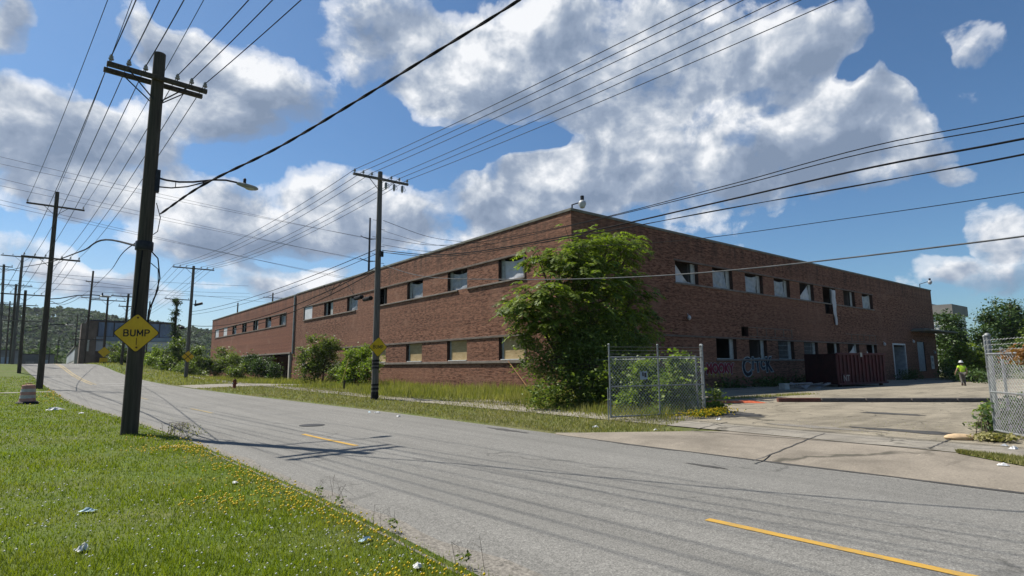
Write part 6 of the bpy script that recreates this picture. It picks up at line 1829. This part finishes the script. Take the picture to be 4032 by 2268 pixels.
# ------------------------------------------------------------------ haze between the street and the hill
m = bpy.data.materials.new('haze_air'); m.use_nodes = True; t = m.node_tree; t.nodes.clear()
ho = t.nodes.new('ShaderNodeOutputMaterial'); hv = t.nodes.new('ShaderNodeVolumePrincipled')
hv.inputs['Color'].default_value = (0.80, 0.88, 1.0, 1); hv.inputs['Density'].default_value = 0.00009; hv.inputs['Anisotropy'].default_value = 0.35
t.links.new(hv.outputs[0], ho.inputs['Volume'])
hz = MB().box(-4100, 4100, -4100, 4100, -2.0, 78.0).build('haze', m); hz['kind'] = 'stuff'
hz['label'] = 'thin summer haze over the street and hill'; hz['category'] = 'haze'

# ------------------------------------------------------------------ sky, sun
SUN_EL, SUN_AZ = R(53.5), R(-25.5)          # azimuth from +Y towards +X
w = bpy.data.worlds.new('World'); scene.world = w; w.use_nodes = True
t = w.node_tree; t.nodes.clear(); N = NT(t)
out = t.nodes.new('ShaderNodeOutputWorld')
sky = t.nodes.new('ShaderNodeTexSky'); sky.sky_type = 'NISHITA'; sky.sun_disc = False
sky.sun_elevation = SUN_EL; sky.sun_rotation = SUN_AZ; sky.altitude = 200; sky.air_density = 1.0; sky.dust_density = 0.7; sky.ozone_density = 1.6
SKY_K = 0.0595
dirv = t.nodes.new('ShaderNodeTexCoord').outputs['Generated']
sx = N.node('ShaderNodeSeparateXYZ', _0=dirv)
az = N.math('ARCTAN2', sx.outputs[0], sx.outputs[1]); el = N.math('ARCSINE', sx.outputs[2])
ae = N.node('ShaderNodeCombineXYZ', _0=az, _1=el, _2=0.0).outputs[0]
wn = N.node('ShaderNodeTexNoise', _Scale=5.0, _Detail=3.0, _Roughness=0.6); N.l.new(dirv, wn.inputs['Vector'])
warp = N.vmath('MULTIPLY', N.vmath('SUBTRACT', wn.outputs['Color'], (0.5, 0.5, 0.5)), (0.14, 0.11, 0.0))
aew = N.vmath('ADD', ae, warp)
CL = [  # photo position (2576 scale), half sizes, strength, base greyness
    (10, 60, 75, 95, 1.0), (120, 340, 210, 110, 1.15), (330, 380, 150, 95, 1.0), (60, 470, 230, 85, 0.9), (250, 500, 200, 60, .7),
    (640, 220, 190, 130, 1.15), (480, 130, 120, 90, .75), (560, 310, 170, 70, .8), (390, 60, 70, 80, .5),
    (620, 545, 240, 95, 1.0), (470, 620, 150, 45, .6), (830, 470, 120, 60, .85), (990, 540, 130, 90, 1.05), (880, 590, 190, 60, .8),
    (1010, 110, 190, 170, 1.15), (1130, 250, 140, 70, .8), (1330, 150, 260, 170, 1.15), (1600, 130, 280, 170, 1.2), (1880, 170, 210, 110, 1.05), (2070, 110, 110, 85, .9), (1680, 300, 230, 70, .85),
    (1400, 480, 280, 110, 1.15), (1600, 400, 220, 110, 1.1), (1240, 560, 150, 70, .9), (1760, 460, 150, 90, .9), (1330, 400, 80, 50, .6),
    (2130, 320, 230, 120, 1.15), (2250, 230, 120, 80, 1.0), (1980, 400, 190, 100, 1.0), (2330, 380, 110, 100, .8), (2080, 480, 250, 50, .6),
    (2450, 110, 110, 55, .62), (2415, 465, 75, 38, .75), (2500, 590, 130, 60, .85), (2470, 700, 160, 60, .6), (2330, 690, 80, 40, .4),
    (270, 695, 150, 45, .75), (700, 695, 170, 50, .85), (1150, 640, 140, 60, .6), (90, 640, 140, 50, .5), (1900, 640, 200, 40, .35), (440, 720, 110, 50, .6), (1800, 560, 170, 40, .5),
      (1130, 370, 130, 50, -1.1), (930, 320, 70, 60, -.8), (2330, 180, 80, 90, -1.0), (2150, 195, 60, 35, -.7), (1840, 255, 90, 30, -.5), (480, 20, 60, 60, -.6), (1000, 400, 110, 25, -.7), (2330, 560, 60, 120, -.6), (1270, 345, 190, 42, -1.0), (1850, 268, 120, 40, -.3), (1660, 335, 110, 30, -.5), (1140, 20, 50, 60, -.4)]
# more cumulus around the sky behind the viewer
rr = random.Random(77)
for k in range(2):
    CL.append((None, (rr.uniform(1.75, 5.2), rr.uniform(0.25, 1.0)), rr.uniform(.14, .34), rr.uniform(.08, .15), 1.1))
S = None; T = None
for c in CL:
    if c[0] is None:
        a_, e_ = c[1]; ru, rv = c[2], c[3]
        if a_ > math.pi: a_ -= 2 * math.pi
    else:
        d = ray(c[0] * SC, c[1] * SC).normalized(); a_, e_ = math.atan2(d.x, d.y), math.asin(d.z)
        d2 = ray((c[0] + c[2]) * SC, c[1] * SC).normalized(); d3 = ray(c[0] * SC, (c[1] - c[3]) * SC).normalized()
        ru = max(0.03, d.angle(d2) / max(0.35, math.cos(e_))); rv = d.angle(d3)
    v = N.vmath('MULTIPLY', N.vmath('SUBTRACT', aew, (a_, e_, 0)), (1 / (ru * 1.22), 1 / (rv * 1.22), 0))
    q = N.math('MULTIPLY', N.math('SUBTRACT', 1.0, N.vmath('DOT_PRODUCT', v, v, out=1), clamp=True), c[4])
    if c[4] < 0:
        S = N.math('ADD', S, q); continue
    vy = N.node('ShaderNodeSeparateXYZ', _0=v)
    lit_ = N.math('MULTIPLY', q, N.math('MULTIPLY_ADD', vy.outputs[0], -0.35, vy.outputs[1]))
    S = q if S is None else N.math('ADD', S, q); T = lit_ if T is None else N.math('ADD', T, lit_)
toward = N.vmath('DOT_PRODUCT', dirv, (math.sin(SUN_AZ), math.cos(SUN_AZ), 0.0), out=1)
hor = N.math('MULTIPLY', N.ramp(el, [(0.02, 0.75), (0.22, 0.0)]), N.ramp(toward, [(0.0, 0.0), (0.9, 1.0)]))
n1 = N.noise(dirv, 6.5, 9, 0.58, 0.25)
sunv = (-0.035, 0.008, 0.05)
n2 = N.noise(N.vmath('ADD', dirv, sunv), 6.5, 5, 0.55, 0.25)
n3 = N.noise(N.vmath('MULTIPLY', dirv, (1, 1, 1.3)), 17.0, 7, 0.6, 0.25)
n4 = N.noise(N.vmath('MULTIPLY', N.vmath('ADD', dirv, (-0.014, 0.004, 0.02)), (1, 1, 1.3)), 17.0, 4, 0.55, 0.25)
den = N.math('ADD', N.math('MINIMUM', S, 1.12), N.math('MULTIPLY', N.math('SUBTRACT', n1, 0.5), 2.3))
den = N.math('ADD', den, N.math('MULTIPLY', N.math('SUBTRACT', n3, 0.5), 0.85))
alpha = N.ramp(den, [(0.31, 0), (0.54, 0.56), (0.84, 1.0)], 'EASE')
tn = N.math('DIVIDE', T, N.math('ADD', N.math('MAXIMUM', S, 0.0), 0.25))
light = N.math('ADD', 0.52, N.math('MULTIPLY', N.math('SUBTRACT', n1, n2), 2.9))
light = N.math('ADD', light, N.math('MULTIPLY', tn, 0.62))
light = N.math('SUBTRACT', light, N.math('MULTIPLY', N.math('SUBTRACT', den, 0.75), 0.27))
light = N.math('ADD', light, N.math('MULTIPLY', N.math('SUBTRACT', n3, n4), 1.15), clamp=True)
ccol = N.ramp(light, [(0.0, (0.20, 0.262, 0.365)), (0.33, (0.29, 0.355, 0.46)), (0.62, (0.50, 0.55, 0.62)), (0.92, (0.84, 0.855, 0.87))])
skyc = N.mix(1.0, sky.outputs[0], (SKY_K * 0.70, SKY_K * 0.97, SKY_K * 1.17), 'MULTIPLY')
skyc = N.mix(N.math('MULTIPLY', hor, 0.6), skyc, (0.62 * 0.7, 0.72 * 0.7, 0.80 * 0.7))
col = N.mix(alpha, skyc, N.mix(1.0, ccol, (0.70, 0.70, 0.71), 'MULTIPLY'))
bg = N.node('ShaderNodeBackground', _Strength=1.0); N.l.new(col, bg.inputs[0]); N.l.new(bg.outputs[0], out.inputs[0])
try: w.cycles.sampling_method = 'MANUAL'; w.cycles.sample_map_resolution = 512
except Exception: pass

sun = bpy.data.lights.new('sun', 'SUN'); sun.energy = 5.0; sun.angle = R(0.53); sun.color = (1.0, 0.945, 0.85)
so = bpy.data.objects.new('sun', sun); COL.objects.link(so)
sd = Vector((math.sin(SUN_AZ) * math.cos(SUN_EL), math.cos(SUN_AZ) * math.cos(SUN_EL), math.sin(SUN_EL)))
so.rotation_euler = (-sd).to_track_quat('-Z', 'Y').to_euler(); so.location = sd * 60

# ------------------------------------------------------------------ camera and render settings
cam = bpy.data.cameras.new('camera'); co = bpy.data.objects.new('camera', cam); COL.objects.link(co)
cam.sensor_width = 36.0; cam.lens = 36.0 * F_PX / 4032; cam.clip_start = 0.05; cam.clip_end = 9000
mw = Matrix((RT, UPV, -FW)).transposed().to_4x4(); mw.translation = CAM
co.matrix_world = mw
scene.camera = co
vs = scene.view_settings; vs.view_transform = 'Standard'; vs.look = 'None'; vs.exposure = 0.665; vs.gamma = 1.0
try: vs.use_curve_mapping = False
except Exception: pass
scene.cycles.max_bounces = 6; scene.cycles.diffuse_bounces = 2; scene.cycles.transparent_max_bounces = 12
scene.cycles.use_denoising = True
